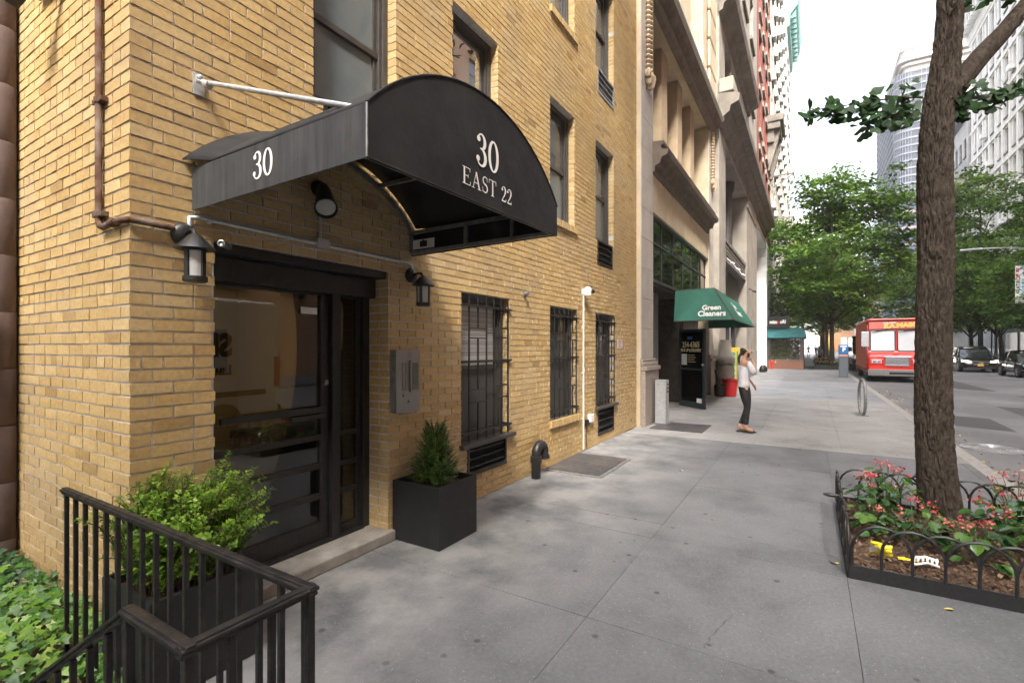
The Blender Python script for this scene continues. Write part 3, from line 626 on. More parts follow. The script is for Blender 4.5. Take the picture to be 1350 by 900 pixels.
# standpipe, hatches
m = MB(); m.lathe([(.058,0),(.058,.19),(.072,.192),(.072,.27),(.06,.275)], (5.27,-.13,0), (0,0,1), 20)
pts = [(5.27,-.13,.26)]+[(5.27+.105-.105*math.cos(R(a)), -.13, .29+.105*math.sin(R(a))) for a in range(0, 181, 20)]+[(5.48,-.13,.24)]
m.tube(pts, .056, 16, caps=True); m.lathe([(.07,0),(.07,.045),(.055,.05)], (5.48,-.13,.205), (0,0,1), 20)
solo(m, 'vent_pipe', m_blackm, 'black gooseneck vent pipe rising from the pavement by the brick wall', 'pipe', smooth=True)
m_hatch = M('dark_hatch_steel', (.045,.045,.05), (.075,.075,.08), scale=12, rough=.55, bump=.5, bscale=120, bdist=.004, c3=(.16,.13,.10), s3=3, a3=.5)
t = thing('cellar_hatch', 'dark steel cellar hatch lying in the pavement beside the gooseneck pipe', 'hatch', (6.2,-.4,0))
m = MB(); m.box(5.71, 6.22, -.77, -.03, .002, .022); m.build('door_leaf', m_hatch, t, bevel=.003); m = MB(); m.box(6.226, 6.78, -.77, -.03, .002, .024); m.build('door_leaf', m_hatch, t, bevel=.003)
m = MB(); m.box(5.66, 6.83, -.82, -.772, .001, .014); m.box(5.66, 5.708, -.77, -.03, .001, .014); m.box(6.782, 6.83, -.77, -.03, .001, .014); m.build('hatch_frame', m_galvd, t)
m = MB(); m.box(9.62, 10.62, -1.26, -.30, .002, .016); m.box(9.60, 10.64, -1.28, -1.262, .001, .012)
solo(m, 'floor_mat', m_hatch, 'dark flat sidewalk hatch in front of the grey metal pedestal', 'hatch', bevel=.003)

# ================================================================== planters and shrubs
def planter(x0, y0, label, s=.505, h=.475):
    t = thing('planter', label, 'planter', (x0+s/2,y0+s/2,0), 0, 'charcoal cube planters at the door')
    m = MB(); w = .022; x1, y1 = x0+s, y0+s
    m.loft([[(x0,y0,.004),(x1,y0,.004),(x1,y1,.004),(x0,y1,.004)],[(x0,y0,h),(x1,y0,h),(x1,y1,h),(x0,y1,h)],[(x0+w,y0+w,h),(x1-w,y0+w,h),(x1-w,y1-w,h),(x0+w,y1-w,h)],[(x0+w,y0+w,h-.07),(x1-w,y0+w,h-.07),(x1-w,y1-w,h-.07),(x0+w,y1-w,h-.07)]], caps=False)
    m.build('box', m_planter, t, bevel=.003)
    m = MB(); k = 10; q = [(x0+w+.001+(s-2*w-.002)*i/k, y0+w+.001+(s-2*w-.002)*j/k, h-.055+.018*mnoise.noise((i*.9,j*.9,x0))) for j in range(k+1) for i in range(k+1)]
    m.add(q, [(j*(k+1)+i, j*(k+1)+i+1, (j+1)*(k+1)+i+1, (j+1)*(k+1)+i) for j in range(k) for i in range(k)]); m.build('soil', m_soil, t, smooth=True)
planter(1.005, -.515, 'charcoal cube planter of bushy bright shrub behind the stair railing')
planter(2.975, -.515, 'charcoal cube planter with a small cone shrub right of the doorstep', .505, .497)
def sprigs(name, label, base, n, mat, fn, ls, parent_cat='shrub'):
    t = thing(name, label, parent_cat, base); P = []; Nn = []; D = []; S_ = []; tn = []; tw = MB()
    for i in range(n):
        pts = fn(i); tw.tube(pts, [.0035]*(len(pts)-1)+[.001], 4, caps=False)
        L_ = sum((Vector(b)-Vector(a)).length for a, b in zip(pts[:-1], pts[1:])); k = int(L_/.0072)
        c = random.gauss(.5, .2)
        for q in range(k):
            s = (q+.5)/k; u = s*(len(pts)-1); j = min(int(u), len(pts)-2); a, b = Vector(pts[j]), Vector(pts[j+1]); p = a.lerp(b, u-j)
            if s < .18: continue
            d = (b-a).normalized(); side = Vector(rng.normal(size=3)); side = (side-d*side.dot(d)).normalized()
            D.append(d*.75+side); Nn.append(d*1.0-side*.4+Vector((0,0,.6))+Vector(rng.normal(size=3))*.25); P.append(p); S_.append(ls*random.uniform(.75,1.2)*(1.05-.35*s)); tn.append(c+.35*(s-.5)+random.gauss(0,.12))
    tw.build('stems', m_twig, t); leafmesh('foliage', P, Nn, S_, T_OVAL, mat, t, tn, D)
    return t
cx, cy = 1.2575, -.2625
def bushy(i):
    a = random.uniform(0, 2*math.pi); r = .21*math.sqrt(random.random()); x, y = cx+r*math.cos(a), cy+r*math.sin(a)
    lean = random.uniform(.10,.80)*(r/.21*.8+.3); a2 = a+random.gauss(0,.6); h = random.uniform(.24,.52)*(1.08-.38*lean)
    if random.random() < .10: h *= 1.15
    dx, dy = math.cos(a2)*lean*h*.62, math.sin(a2)*lean*h*.62
    if random.random() < .35: dx += .07; dy -= .03
    z0 = .43; w = lambda: random.gauss(0,.012)
    return [(x,y,z0),(x+dx*.35+w(),y+dy*.35+w(),z0+h*.42),(x+dx*.75+w(),y+dy*.75+w(),z0+h*.80),(x+dx*1.25+w(),min(y+dy*1.25+w(), -.02),z0+h*(1.02-.12*lean))]
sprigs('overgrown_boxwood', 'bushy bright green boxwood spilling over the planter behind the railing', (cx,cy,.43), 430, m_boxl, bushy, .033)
cx2, cy2 = 3.215, -.27
def cone(i):
    f_ = random.random(); z0 = .45; H_ = .54
    if f_ < .25:
        a = random.uniform(0, 2*math.pi); r = random.uniform(.05,.17); x, y = cx2+r*.4*math.cos(a), cy2+r*.4*math.sin(a); h = random.uniform(.05,.14)
        return [(x,y,z0),(x+r*.5*math.cos(a),y+r*.5*math.sin(a),z0+h*.7),(x+r*1.1*math.cos(a),y+r*1.1*math.sin(a),z0+h)]
    zz = z0+.04+(H_-.12)*random.random()**1.1; a = random.uniform(0, 2*math.pi); rr = .19*(1-(zz-z0)/H_)**.75+.03; l = rr*random.uniform(.8,1.1)
    return [(cx2,cy2,zz-.03),(cx2+l*.6*math.cos(a),cy2+l*.6*math.sin(a),zz+.02),(cx2+l*math.cos(a),cy2+l*math.sin(a),zz+.07+random.uniform(0,.04))]
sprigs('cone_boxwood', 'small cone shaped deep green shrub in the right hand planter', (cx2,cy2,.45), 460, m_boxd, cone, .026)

# ================================================================== stair railing
t = thing('stair_railing', 'worn black iron stair railing with a flat handrail in the left foreground', 'railing', (.91,-1.7,0))
m = MB()
def rail(a, b, w=.042, h=.020):
    m.bar(a, b, w*.72, h*.6); a = Vector(a); b = Vector(b); z = Vector((0,0,h*.62)); m.bar(a+z, b+z, w, h*.6); m.bar(a+z*1.62, b+z*1.62, w*.6, h*.42)
rail((.915,.17,.888), (.915,-1.765,.888)); rail((.935,-1.74,.886), (.565,-1.74,.886)); rail((.585,-1.765,.888), (.585,-1.42,.888)); rail((.585,-1.425,.884), (.585,-.25,.155))
m.build('handrail', m_rail, t, bevel=.004)
ys = [.14-.1165*i for i in range(17)]
for y in ys:
    m = MB(); m.bar((.915,y,.001), (.915,y,.882), .0175, .0175, (0,1,0)); m.build('baluster', m_rail, t, bevel=.002)
for x in (.80,.69,):
    m = MB(); m.bar((x,-1.74,.001), (x,-1.74,.880), .0175, .0175, (0,1,0)); m.build('baluster', m_rail, t, bevel=.002)
for x, y in ((.585,-1.745),(.585,-1.435),(.915,-1.745)):
    m = MB(); m.bar((x,y,.001), (x,y,.880), .023, .023, (0,1,0)); m.build('rail_post', m_rail, t, bevel=.003)
for i in range(1, 9):
    y = -1.435+.13*i; m = MB(); m.bar((.585,y,max(-.6, .02-.62*.13*i)), (.585,y,.882-.62*.13*i), .016, .016, (0,1,0)); m.build('baluster', m_rail, t, bevel=.002)

# ================================================================== ivy bed
m = MB(); k = 26
q = [(-.9+2.02*i/k, -.42+2.25*j/k, .06+.05*mnoise.noise((i*.4,j*.4,2))) for j in range(k+1) for i in range(k+1)]
m.add(q, [(j*(k+1)+i, j*(k+1)+i+1, (j+1)*(k+1)+i+1, (j+1)*(k+1)+i) for j in range(k) for i in range(k)])
o = m.build('soil', m_soil, smooth=True); tag(o, None, None, None, 'structure')
P = []; Nn = []; Sz = []; tn = []
for i in range(5600):
    x, y = random.uniform(-.75,1.10), random.uniform(-.40,1.80)
    if x < .60 and random.random() < .35: continue
    if x > .99 and -.55 < y < .01: continue
    hgt = .20+.07*mnoise.noise((x*2.6,y*2.6,4))+.05*min(1, max(0, (y+.2)/1.2))
    if y < .1: hgt *= max(.35, 1-(.1-y)*1.1)
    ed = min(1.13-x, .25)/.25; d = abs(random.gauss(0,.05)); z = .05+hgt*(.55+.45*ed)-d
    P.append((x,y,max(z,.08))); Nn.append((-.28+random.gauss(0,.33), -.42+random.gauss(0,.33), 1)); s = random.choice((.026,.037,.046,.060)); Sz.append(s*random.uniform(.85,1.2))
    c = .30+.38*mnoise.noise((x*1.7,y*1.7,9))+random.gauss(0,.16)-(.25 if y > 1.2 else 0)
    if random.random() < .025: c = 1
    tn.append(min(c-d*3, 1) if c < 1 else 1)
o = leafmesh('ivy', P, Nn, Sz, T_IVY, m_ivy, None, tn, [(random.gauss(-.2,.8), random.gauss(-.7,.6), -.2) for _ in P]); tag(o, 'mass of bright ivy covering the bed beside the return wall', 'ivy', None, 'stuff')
for v in ():
    pass
# ================================================================== ground
m = MB(); m.box(-150, 600, -260, 260, -1.0, -.30); struct(m, 'ground', m_earth)
m = MB(); m.add([(-60,-15.25,-.13),(420,-15.25,-.13),(420,-5.0,-.13),(-60,-5.0,-.13)], [(0,1,2,3)]); m.add([(104,-200,-.134),(122,-200,-.134),(122,200,-.134),(104,200,-.134)], [(0,1,2,3)]); struct(m, 'road', m_asphalt)
m = MB()
for x0, x1, y0, y1 in ((11.5,19.5,-8.6,-7.6),(18,24,-10.4,-9.2),(26,46,-9.2,-8.3),(13.8,16.4,-6.6,-5.9)): m.add([(x0,y0,-.126),(x1-.3,y0-.1,-.126),(x1,y1,-.126),(x0+.5,y1+.15,-.126)], [(0,1,2,3)])
struct(m, 'road_patch', m_patch)
m = MB(); 
for i in range(60): m.box(-20+2.4*i+.004, -20+2.4*(i+1)-.004, -5.05, -4.87, -.35, .002)
struct(m, 'kerb', m_kerb, bevel=.012)
m = MB(); m.box(-60, 104, -15.4, -15.22, -.35, .0); struct(m, 'far_kerb', m_kerb)
m = MB(); m.box(-60, 104, -20.6, -15.4, -.3, -.005); m.box(122, 260, -20.6, -15.3, -.3, -.005); m.box(122, 260, -4.9, 3, -.3, -.005); struct(m, 'far_pavement', m_pave)
m = MB()
for x0, x1, y0, y1 in ((-30,104,-4.87,-4.78),(-30,104,-3.22,-1.43),(-30,4.13,-4.78,-3.22),(5.97,41.2,-4.78,-3.22),(47.2,104,-4.78,-3.22),(.58,104,-1.43,0),(9.6,44,0,3.2),(1.5,3.0,0,.34)): m.add([(x0,y0,-.012),(x1,y0,-.012),(x1,y1,-.012),(x0,y1,-.012)], [(0,1,2,3)])
struct(m, 'pavement_base', m_joint)
m = MB(); rr = random.Random(3)
def slabs(xs, ys, tf, gap=.003):
    for i in range(len(xs)-1):
        for j in range(len(ys)-1):
            cx_, cy_ = (xs[i]+xs[i+1])/2, (ys[j]+ys[j+1])/2
            if 4.13 < cx_ < 5.97 and -4.78 < cy_ < -3.22 or 41.2 < cx_ < 47.2 and -4.78 < cy_ < -3.22: continue
            m.tone = tf(cx_, cy_); h = -.0005*rr.random()*4; g = gap/2
            dz = [h+rr.uniform(-.0015,.0015) for _ in range(4)]
            a, b, c, d = xs[i]+g, xs[i+1]-g, ys[j]+g, ys[j+1]-g
            m.add([(a,c,dz[0]),(b,c,dz[1]),(b,d,dz[2]),(a,d,dz[3]),(a,c,-.02),(b,c,-.02),(b,d,-.02),(a,d,-.02)], [(0,1,2,3),(0,4,5,1),(1,5,6,2),(2,6,7,3),(3,7,4,0)])
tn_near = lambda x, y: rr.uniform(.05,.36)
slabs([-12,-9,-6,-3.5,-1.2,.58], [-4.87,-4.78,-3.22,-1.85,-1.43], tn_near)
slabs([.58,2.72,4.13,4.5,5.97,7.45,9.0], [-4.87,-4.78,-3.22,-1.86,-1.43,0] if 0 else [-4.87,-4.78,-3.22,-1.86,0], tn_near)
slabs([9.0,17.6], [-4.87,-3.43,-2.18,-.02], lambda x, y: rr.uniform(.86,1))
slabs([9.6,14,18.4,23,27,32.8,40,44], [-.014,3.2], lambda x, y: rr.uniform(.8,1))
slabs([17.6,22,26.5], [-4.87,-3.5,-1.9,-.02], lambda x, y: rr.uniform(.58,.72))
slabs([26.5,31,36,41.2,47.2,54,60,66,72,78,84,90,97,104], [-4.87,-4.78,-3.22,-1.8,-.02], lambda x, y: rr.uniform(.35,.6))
m.tone = .0
# cellar crack
cr = [(4.07,-3.25),(3.72,-3.02),(3.45,-2.83),(3.22,-2.62),(2.98,-2.54),(2.72,-2.50)]; cp = []
for (a, b), (c, d) in zip(cr[:-1], cr[1:]):
    for k in range(6): t_ = k/6; cp.append((a+(c-a)*t_+rr.uniform(-.012,.012), b+(d-b)*t_+rr.uniform(-.012,.012)))
vs = []
for x, y in cp: w_ = rr.uniform(.002,.0062); vs += [(x-w_,y+w_,.0022),(x+w_,y-w_,.0022)]
m.add(vs, [(2*i,2*i+1,2*i+3,2*i+2) for i in range(len(cp)-1)], 1)
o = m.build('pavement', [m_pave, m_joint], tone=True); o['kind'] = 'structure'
# stairs going down beside the railing
m = MB()
for i in range(6): m.box(-.75, .56, -1.43+.27*i, -1.43+.27*(i+1)+.02, -1.6, -.17*(i+1))
m.box(.56, .62, -1.43, .15, -1.6, .02); struct(m, 'area_steps', m_stone_sill)
# manhole
t = thing('manhole_cover', 'round patterned iron manhole cover in the road beyond the tree trunk', 'manhole cover', (11.35,-5.62,-.13))
m = MB(); m.lathe([(.0,0),(.44,0),(.44,.006),(0,.006)], (11.35,-5.66,-.13), (0,0,1), 40); m.build('cover', M('worn_iron', (.16,.16,.165), (.26,.26,.265), scale=14, rough=.45, metal=.3, bump=.4, bscale=50), t)
m = MB()
for r in (.42,.30,.16):
    p = [(11.35+r*math.cos(R(a)), -5.66+r*math.sin(R(a)), -.1235) for a in range(0, 361, 12)]; m.tube(p, .012, 5, caps=False)
for k in range(12): a = R(30*k); m.tube([(11.35+.17*math.cos(a),-5.66+.17*math.sin(a),-.1235),(11.35+.41*math.cos(a),-5.66+.41*math.sin(a),-.1235)], .009, 5)
m.build('raised_pattern', M('polished_iron', (.34,.34,.35), rough=.35, metal=.5), t)

# ================================================================== neighbouring brownstone at the far left
m_brown = M('brownstone', (.075,.050,.045), (.11,.075,.068), scale=5, rough=.85, bump=.3, bscale=40)
m_darkiron = M('dark_area_iron', (.02,.019,.019), (.03,.028,.028), rough=.5)
BS = thing('brownstone_house', 'mauve brownstone house front set back at the left edge', 'building', (0,1.85,0))
m = MB(); m.box(-9, 1.122, 1.86, 8, -.3, 13); m.build('stone_wall', m_brown, BS)
m = MB()
for i in range(20): m.lathe([(.083,0),(.085,.003),(.085,.384),(.083,.387)], (1.035,1.77,-.1+.39*i), (0,0,1), 18)
m.build('corner_shaft', m_brown, BS, smooth=True)
m = MB(); m.tube([(.835,1.76,-.1),(.835,1.76,9)], .05, 12); m.box(.72, .9, 1.6, 1.8, 1.25, 1.95); m.build('downpipe', m_darkiron, BS, smooth=True)

# ================================================================== cream stone shop building
m_cream = M('cream_limestone', (.48,.39,.265), (.62,.53,.38), scale=1.6, rough=.8, bump=.12, bscale=40, c3=(.36,.29,.21), s3=.7, a3=.5)
m_tanst = M('tan_stone', (.40,.30,.20), (.50,.39,.27), scale=2.5, rough=.85, bump=.15, bscale=40)
m_granite = M('speckled_granite', (.25,.21,.18), (.40,.35,.30), scale=45, rough=.6, bump=.1, bscale=120)
m_pstone = M('pale_pilaster_stone', (.42,.38,.34), (.52,.48,.43), scale=3, rough=.75, bump=.1, bscale=60)
m_brownst = M('brown_cornice', (.10,.078,.06), (.17,.135,.10), scale=4, rough=.7)
m_int = M('dark_interior', (.035,.029,.023), (.075,.06,.045), rough=.8)
m_greym = M('grey_shutter_metal', (.13,.13,.13), (.19,.19,.19), scale=3, rough=.45, metal=.3)
CB = thing('cream_stone_building', 'cream stone building with rope ornaments and a dark glass band above a cleaners shop', 'building', (9.745,0,0))
m = MB(XF_FRONT); facade(m, XE, 18.4, 0, 30, [(10.62,17.45,.0,4.55),(10.62,17.45,6.0,9.0),(11.4,13.3,10.3,14),(14.6,16.5,10.3,14),(11.4,13.3,15.3,19),(14.6,16.5,15.3,19)], -.08, .95)
m.box(XE, 18.4, .9, 8, 4.6, 5.95, 0); m.box(XE, 18.4, .87, 8, 9.05, 30)
m.build('wall', m_cream, CB)
for x0, x1 in ((XE+.004, 10.616), (17.455, 18.4)):
    m = MB(); z = 1.36
    while z < 30:
        hh = .62; m.box(x0, x1, -.10, -.079, z+.004, min(z+hh-.004, 30)); z += hh
    m.build('pilaster', m_pstone, CB, bevel=.003)
for x0, x1 in ((XE+.01, 10.78), (17.40, 18.40)):
    m = MB(); m.box(x0, x1, -.18, -.08, 0, 1.12); m.box(x0, x1+.02, -.215, -.08, 1.121, 1.21); m.box(x0, x1, -.165, -.08, 1.211, 1.30); m.box(x0, x1-.05, -.135, -.08, 1.301, 1.36); m.build('plinth', m_granite, CB, bevel=.018)
def cornice(par, prof, x0, x1, mat, name='cornice'):
    m = MB(); m.loft([[(x, y, z) for y, z in prof] for x in (x0, x1)]); return m.build(name, mat, par)
cornice(CB, [(-.08,5.35),(-.14,5.38),(-.16,5.5),(-.26,5.54),(-.30,5.66),(-.42,5.70),(-.44,5.80),(-.30,5.84),(-.28,5.90),(-.34,5.93),(-.34,6.0),(-.08,6.03)], 10.55, 17.25, m_brownst)
cornice(CB, [(-.08,8.9),(-.2,8.92),(-.24,9.06),(-.20,9.12),(-.33,9.2),(-.42,9.34),(-.40,9.48),(-.30,9.54),(-.08,9.56)], 10.30, 18.2, m_brownst)
m = MB(); m.tube([(10.4,-.40,9.40),(18.1,-.40,9.40)], .085, 10); m.build('roll_moulding', M('pale_moulding', (.5,.48,.44), rough=.4), CB, smooth=True)
m = MB(); m.box(10.45, 18.1, -.22, -.08, 9.58, 9.80)
for i in range(58): m.ball((10.5+.13*i, -.235, 9.69), .07, (1,.6,1), 8)
m.build('egg_band', m_tanst, CB, smooth=True)
for xc in (10.16, 17.92):
    m = MB()
    for i in range(28):
        z = 7.3+.1*i; m.ball((xc-.09,-.15,z), .075, (1,.8,.75), 8); m.ball((xc+.09,-.15,z+.05), .075, (1,.8,.75), 8); m.ball((xc,-.18,z+.025), .06, (1,.8,.7), 8)
    for dx, dz in ((-.16,.02),(.16,.02),(0,-.18),(-.09,-.1),(.09,-.1),(0,.0)): m.ball((xc+dx,-.17,7.2+dz), .11, (.7,.7,1), 8)
    m.build('rope_ornament', m_tanst, CB, smooth=True)
for x in (10.62, 12.25, 13.95, 15.65):
    w_ = .05 if x == 10.62 else .56
    m = MB(); m.box(x, x+w_, .14, .85, 6.03, 9.0); m.build('window_pier', m_tanst, CB)
    f = MB(); a, b = x+w_, (x+1.63 if x > 11 else 12.25) if x < 15 else 17.45
    a += .0; f.box(a+.001, a+.07, .66, .80, 6.05, 9); f.box(b-.07, b-.001, .66, .80, 6.05, 9); f.box(a+.07, b-.07, .68, .80, 6.05, 6.15); f.box(a+.07, b-.07, .68, .80, 8.85, 9); f.box(a+.07, b-.07, .70, .80, 7.45, 7.55)
    fo = f.build('window', m_dframe, CB); g = MB(); g.box(a+.06, b-.06, .745, .755, 6.1, 8.9); g.build('pane', m_pane, fo)
for c, dd in ((10.3,14),(15.3,19)):
    for a, b in ((11.4,13.3),(14.6,16.5)):
        f = MB(); f.box(a, a+.1, .3, .5, c, dd); f.box(b-.1, b, .3, .5, c, dd); f.box(a, b, .3, .5, (c+dd)/2-.06, (c+dd)/2+.06); fo = f.build('window', m_dframe, CB); g = MB(); g.box(a, b, .42, .44, c, dd); g.build('pane', m_pane, fo)
m = MB()
for i in range(22): m.box(17.10, 18.38, -.19, -.101, 9.9+.95*i, 9.9+.95*i+.90)
m.build('rusticated_pilaster', m_cream, CB, bevel=.06)
m = MB(); m.box(10.62, 17.45, .03, .05, 3.12, 4.55); m.build('glass_band', m_panedark, CB)
m = MB(); m.box(10.62, 17.45, -.0, .029, 3.93, 3.97); m.box(10.62, 17.45, -.04, .06, 3.05, 3.119); m.box(10.6, 17.45, -.02, .028, 4.50, 4.55)
for i in range(7): m.box(10.64+1.12*i, 10.665+1.12*i, .01, .029, 3.12, 4.5)
m.build('glass_band_frame', m_dframe, CB)
m = MB(); m.box(10.63, 17.44, 2.6, 2.7, 0, 3.05); m.box(10.63, 17.44, .06, 2.6, 3.0, 3.05); m.box(14.6, 14.7, .2, 2.6, 0, 3); m.box(15.2, 17.44, .25, .3, 0, 3.0); m.build('shop_interior', m_int, CB)
m = MB(); m.box(10.64, 10.70, -.02, 1.2, 0, 3.0)
for i in range(11): m.box(11.35+.11*i, 11.452+.11*i, .30, .36-.015*(i % 2), 0, 2.95)
m.build('shutter_panel', m_greym, CB)
hx, hy, ex, ey = 13.78, .06, 13.07, -.72
dd = Vector((ex-hx, ey-hy, 0)); dl = dd.length; dd.normalize(); nn = Vector((dd.y, -dd.x, 0))
XD = lambda u, d, z: (hx+dd.x*u-nn.x*d, hy+dd.y*u-nn.y*d, z)
m = MB(XD); m.box(0, .06, 0, .045, .03, 2.07); m.box(dl-.09, dl, 0, .045, .03, 2.07); m.box(.06, dl-.09, 0, .045, .03, .17); m.box(.06, dl-.09, 0, .045, 1.99, 2.07); m.box(.06, dl-.09, .005, .04, 1.0, 1.04)
sd = m.build('shop_door', M('blue_black_frame', (.02,.028,.035), rough=.4), CB, bevel=.004)
m = MB(XD); m.box(.05, dl-.08, .018, .026, .1, 2.0); m.build('glass', m_clear, sd)
pt = lambda u, z: Vector(XD(u, .016, z))
text('254-6365', .205, pt(dl*.46, 1.66), dd, (0,0,1), m_cream_letter, sd, bold=.004, sx=.92)
text('PICK UP & DELIVERY', .105, pt(dl*.46, 1.515), dd, (0,0,1), m_cream_letter, sd, bold=.003, sx=.88)
m = MB(XD); m.box(.10, .32, .008, .016, 1.13, 1.42); m.box(dl-.32, dl-.13, .008, .016, .13, .28); m.build('notice', m_white, sd)
m = MB(XD); m.box(.35, .55, .008, .016, 1.80, 1.88); m.build('blue_sticker', M('blue_sticker', (.03,.12,.5)), sd)
m = MB(XD); m.box(.12, .52, .03, .034, 1.72, 1.97); m.box(.6, .86, .03, .034, 1.70, 1.95); m.box(.70, .88, .03, .034, 1.1, 1.45); m.build('red_sticker', M('red_sticker', (.35,.04,.04)), sd)
m = MB(XD)
for i in range(4): m.box(.36, .36+.33-.05*(i % 2), .008, .016, 1.21+.058*i, 1.222+.058*i)
m.build('small_print', m_cream_letter, sd)
m = MB(XD); m.lathe([(.02,-.05),(.03,-.04),(.03,0)], (dl-.045, 0, 1.15), (0,1,0), 10); m.build('handle', m_steel, sd)
t = thing('standing_sign_plate', 'white notice with a red band hung on the grey shutter beside the pedestal', 'sign', (11.0,.2,1.4))
m = MB(); m.box(10.95, 11.33, .10, .115, 1.37, 1.80); m.build('plate', m_white, t); m = MB(); m.box(10.95, 11.33, .095, .0995, 1.66, 1.80); m.build('red_band', M('sign_red', (.45,.08,.05)), t)
# green shop awning
m_green = M('green_awning_canvas', (.007,.085,.055), (.016,.14,.092), scale=1.2, stretch=(1,1,.5), rough=.55, c3=(.05,.26,.19), s3=1.6, a3=.35)
AW = thing('shop_awning', 'green canvas awning lettered Green Cleaners over the shop door', 'awning', (12.4,-.1,2.2))
wl, tl = (12.45,-.11,2.24), (12.62,-.11,3.02); tr, fl = (12.58,-1.02,3.02), (12.45,-1.48,2.25); ftr, ffl, fwt, fwb = (17.3,-1.02,3.02), (17.42,-1.48,2.25), (17.3,-.09,3.02), (17.42,-.09,2.24)
m = MB(); m.add([wl,tl,tr,fl,ftr,ffl,fwt,fwb], [(0,3,2,1),(3,5,4,2),(5,7,6,4),(1,2,4,6)]); o = m.build('canvas', m_green, AW); s_ = o.modifiers.new('thickness', 'SOLIDIFY'); s_.thickness = .012; s_.offset = 0
m = MB(); m.tube([wl,fl,ffl,fwb], .016, 6); m.tube([tl,tr,ftr,fwt], .014, 6); m.tube([tr,fl], .014, 6); m.build('frame', m_dframe, AW)
text('Green', .165, (12.490,-.98,2.545), (0,-1,0), (.21,0,1), m_letter, AW, bold=.006, sx=1.0, lift=.012)
text('Cleaners', .185, (12.468,-.99,2.40), (0,-1,0), (.21,0,1), m_letter, AW, bold=.006, sx=.95, lift=.012)
text('Green', .26, (14.7,-1.20,2.72), (1,0,0), (0,.46,.77), m_letter, AW, bold=.008, lift=.012); text('Cleaners', .30, (14.7,-1.32,2.52), (1,0,0), (0,.46,.77), m_letter, AW, bold=.008, lift=.012)
# pavement pedestal
t = thing('metal_pedestal', 'grey sheet metal pedestal with three slots standing by the granite plinth', 'pedestal', (10.35,-.36,0))
m = MB(); m.box(10.24, 10.50, -.46, -.24, .03, .92); m.build('body', m_galv, t, bevel=.006); m = MB(); m.box(10.19, 10.55, -.50, -.20, .001, .03); m.build('base_plate', m_galvd, t)
m = MB()
for i in range(3): m.box(10.32, 10.46, -.465, -.461, .66+.075*i, .695+.075*i)
m.build('slot', m_black, t)

# ================================================================== grey limestone building
m_grey = M('grey_limestone', (.26,.235,.20), (.38,.35,.305), scale=1.4, rough=.85, bump=.15, bscale=30, c3=(.19,.165,.14), s3=.5, a3=.6)
m_greyd = M('weathered_cornice', (.13,.115,.10), (.22,.20,.17), scale=2, rough=.8)
m_shopd = M('dark_shopfront', (.035,.033,.032), (.05,.047,.045), rough=.45)
GB = thing('grey_stone_building', 'grey limestone building with heavy dark cornices and a tall recessed shopfront', 'building', (18.4,-.28,0))
gh = [(19.9,27.0,0,9.1)]; gw = []
for k, (za, zb) in enumerate(((10.75,13.1),(14.5,17.0),(18.0,20.6),(21.8,24.4))):
    for a in (19.7,22.5,25.3,28.6): gw.append((a,a+1.7,za,zb))
m = MB(XF_FRONT); facade(m, 18.4, 32.5, 0, 30, gh+gw, -.28, .7); m.box(18.402, 18.6, -.275, .5, 0, 30); m.box(18.61, 32.5, .45, 6, 9.4, 30); m.build('wall', m_grey, GB)
for h in gw:
    f = MB(); a, b, c, d = h; f.box(a, a+.12, .1, .3, c, d); f.box(b-.12, b, .1, .3, c, d); f.box(a, b, .1, .3, (c+d)/2-.05, (c+d)/2+.05); f.box(a-.1, b+.1, -.40, -.2, c-.18, c); fo = f.build('window', m_greyd, GB); g = MB(); g.box(a, b, .2, .22, c, d); g.build('pane', m_pane, fo)
cornice(GB, [(-.28,9.3),(-.36,9.35),(-.40,9.6),(-.62,9.75),(-.66,9.95),(-.92,10.05),(-.95,10.3),(-.80,10.36),(-.28,10.45)], 18.3, 32.49, m_greyd)
cornice(GB, [(-.28,13.3),(-.40,13.35),(-.45,13.55),(-.78,13.7),(-.84,13.95),(-.28,14.1)], 18.3, 27.6, m_greyd)
for a in ((18.3, 19.6, -.75, -.28, 10.46, 10.95),(27.0, 32, -.34, -.281, .001, 1.4),(27.1, 31.9, -.33, -.281, 8.6, 9.25)): m = MB(); m.box(*a); m.build('pier_trim', m_grey, GB, bevel=.03)
m = MB(); m.lathe([(.0,0),(.27,0),(.27,.95),(.22,1.0),(.29,1.05),(.31,1.2),(.27,1.3),(.19,1.4),(.17,1.75),(.2,1.85),(0,1.85)], (18.35,-.50,0), (0,0,1), 20); m.build('column_base', m_grey, GB, smooth=True)
m = MB(); m.box(19.9, 27, -.20, .2, 4.95, 5.7); m.box(19.9, 27, -.26, -.19, 5.62, 5.76); m.box(19.9, 27, -.25, -.19, 4.9, 4.98)
for i in range(4): m.box(19.9, 27, -.215-.01*(i % 2), -.2, 5.05+.14*i, 5.12+.14*i)
m.build('spandrel', m_greyd, GB)
m = MB(); m.box(19.9, 27, .65, .75, 5.7, 9.1); m.box(19.9, 27, 1.2, 1.3, 0, 5); m.build('shop_glass', m_pane, GB)
for x in (21.3,24.2): m = MB(); m.lathe([(.30,0),(.26,.2),(.22,.3),(.20,2.8),(.30,3.0),(.34,3.35)], (x,.25,5.72), (0,0,1), 16); m.build('shop_column', m_shopd, GB, smooth=True)
m = MB(); m.box(19.92, 26.98, .1, .25, 3.5, 4.9); m.box(19.92, 26.98, -.05, .3, 3.25, 3.45); m.box(20.0, 26.9, -.22, .1, 3.1, 3.25)
for x in (21,23,25): m.box(x, x+.14, .0, .2, 0, 3.25)
m.build('sign_band', m_shopd, GB)
m = MB(); m.box(21.4, 22.8, .5, .52, .9, 2.9); m.box(23.3, 24.8, .5, .52, .6, 2.9); m.build('shop_poster', M('shop_poster', (.30,.28,.30), (.55,.55,.58), scale=1.3, lo=.45, hi=.55), GB)
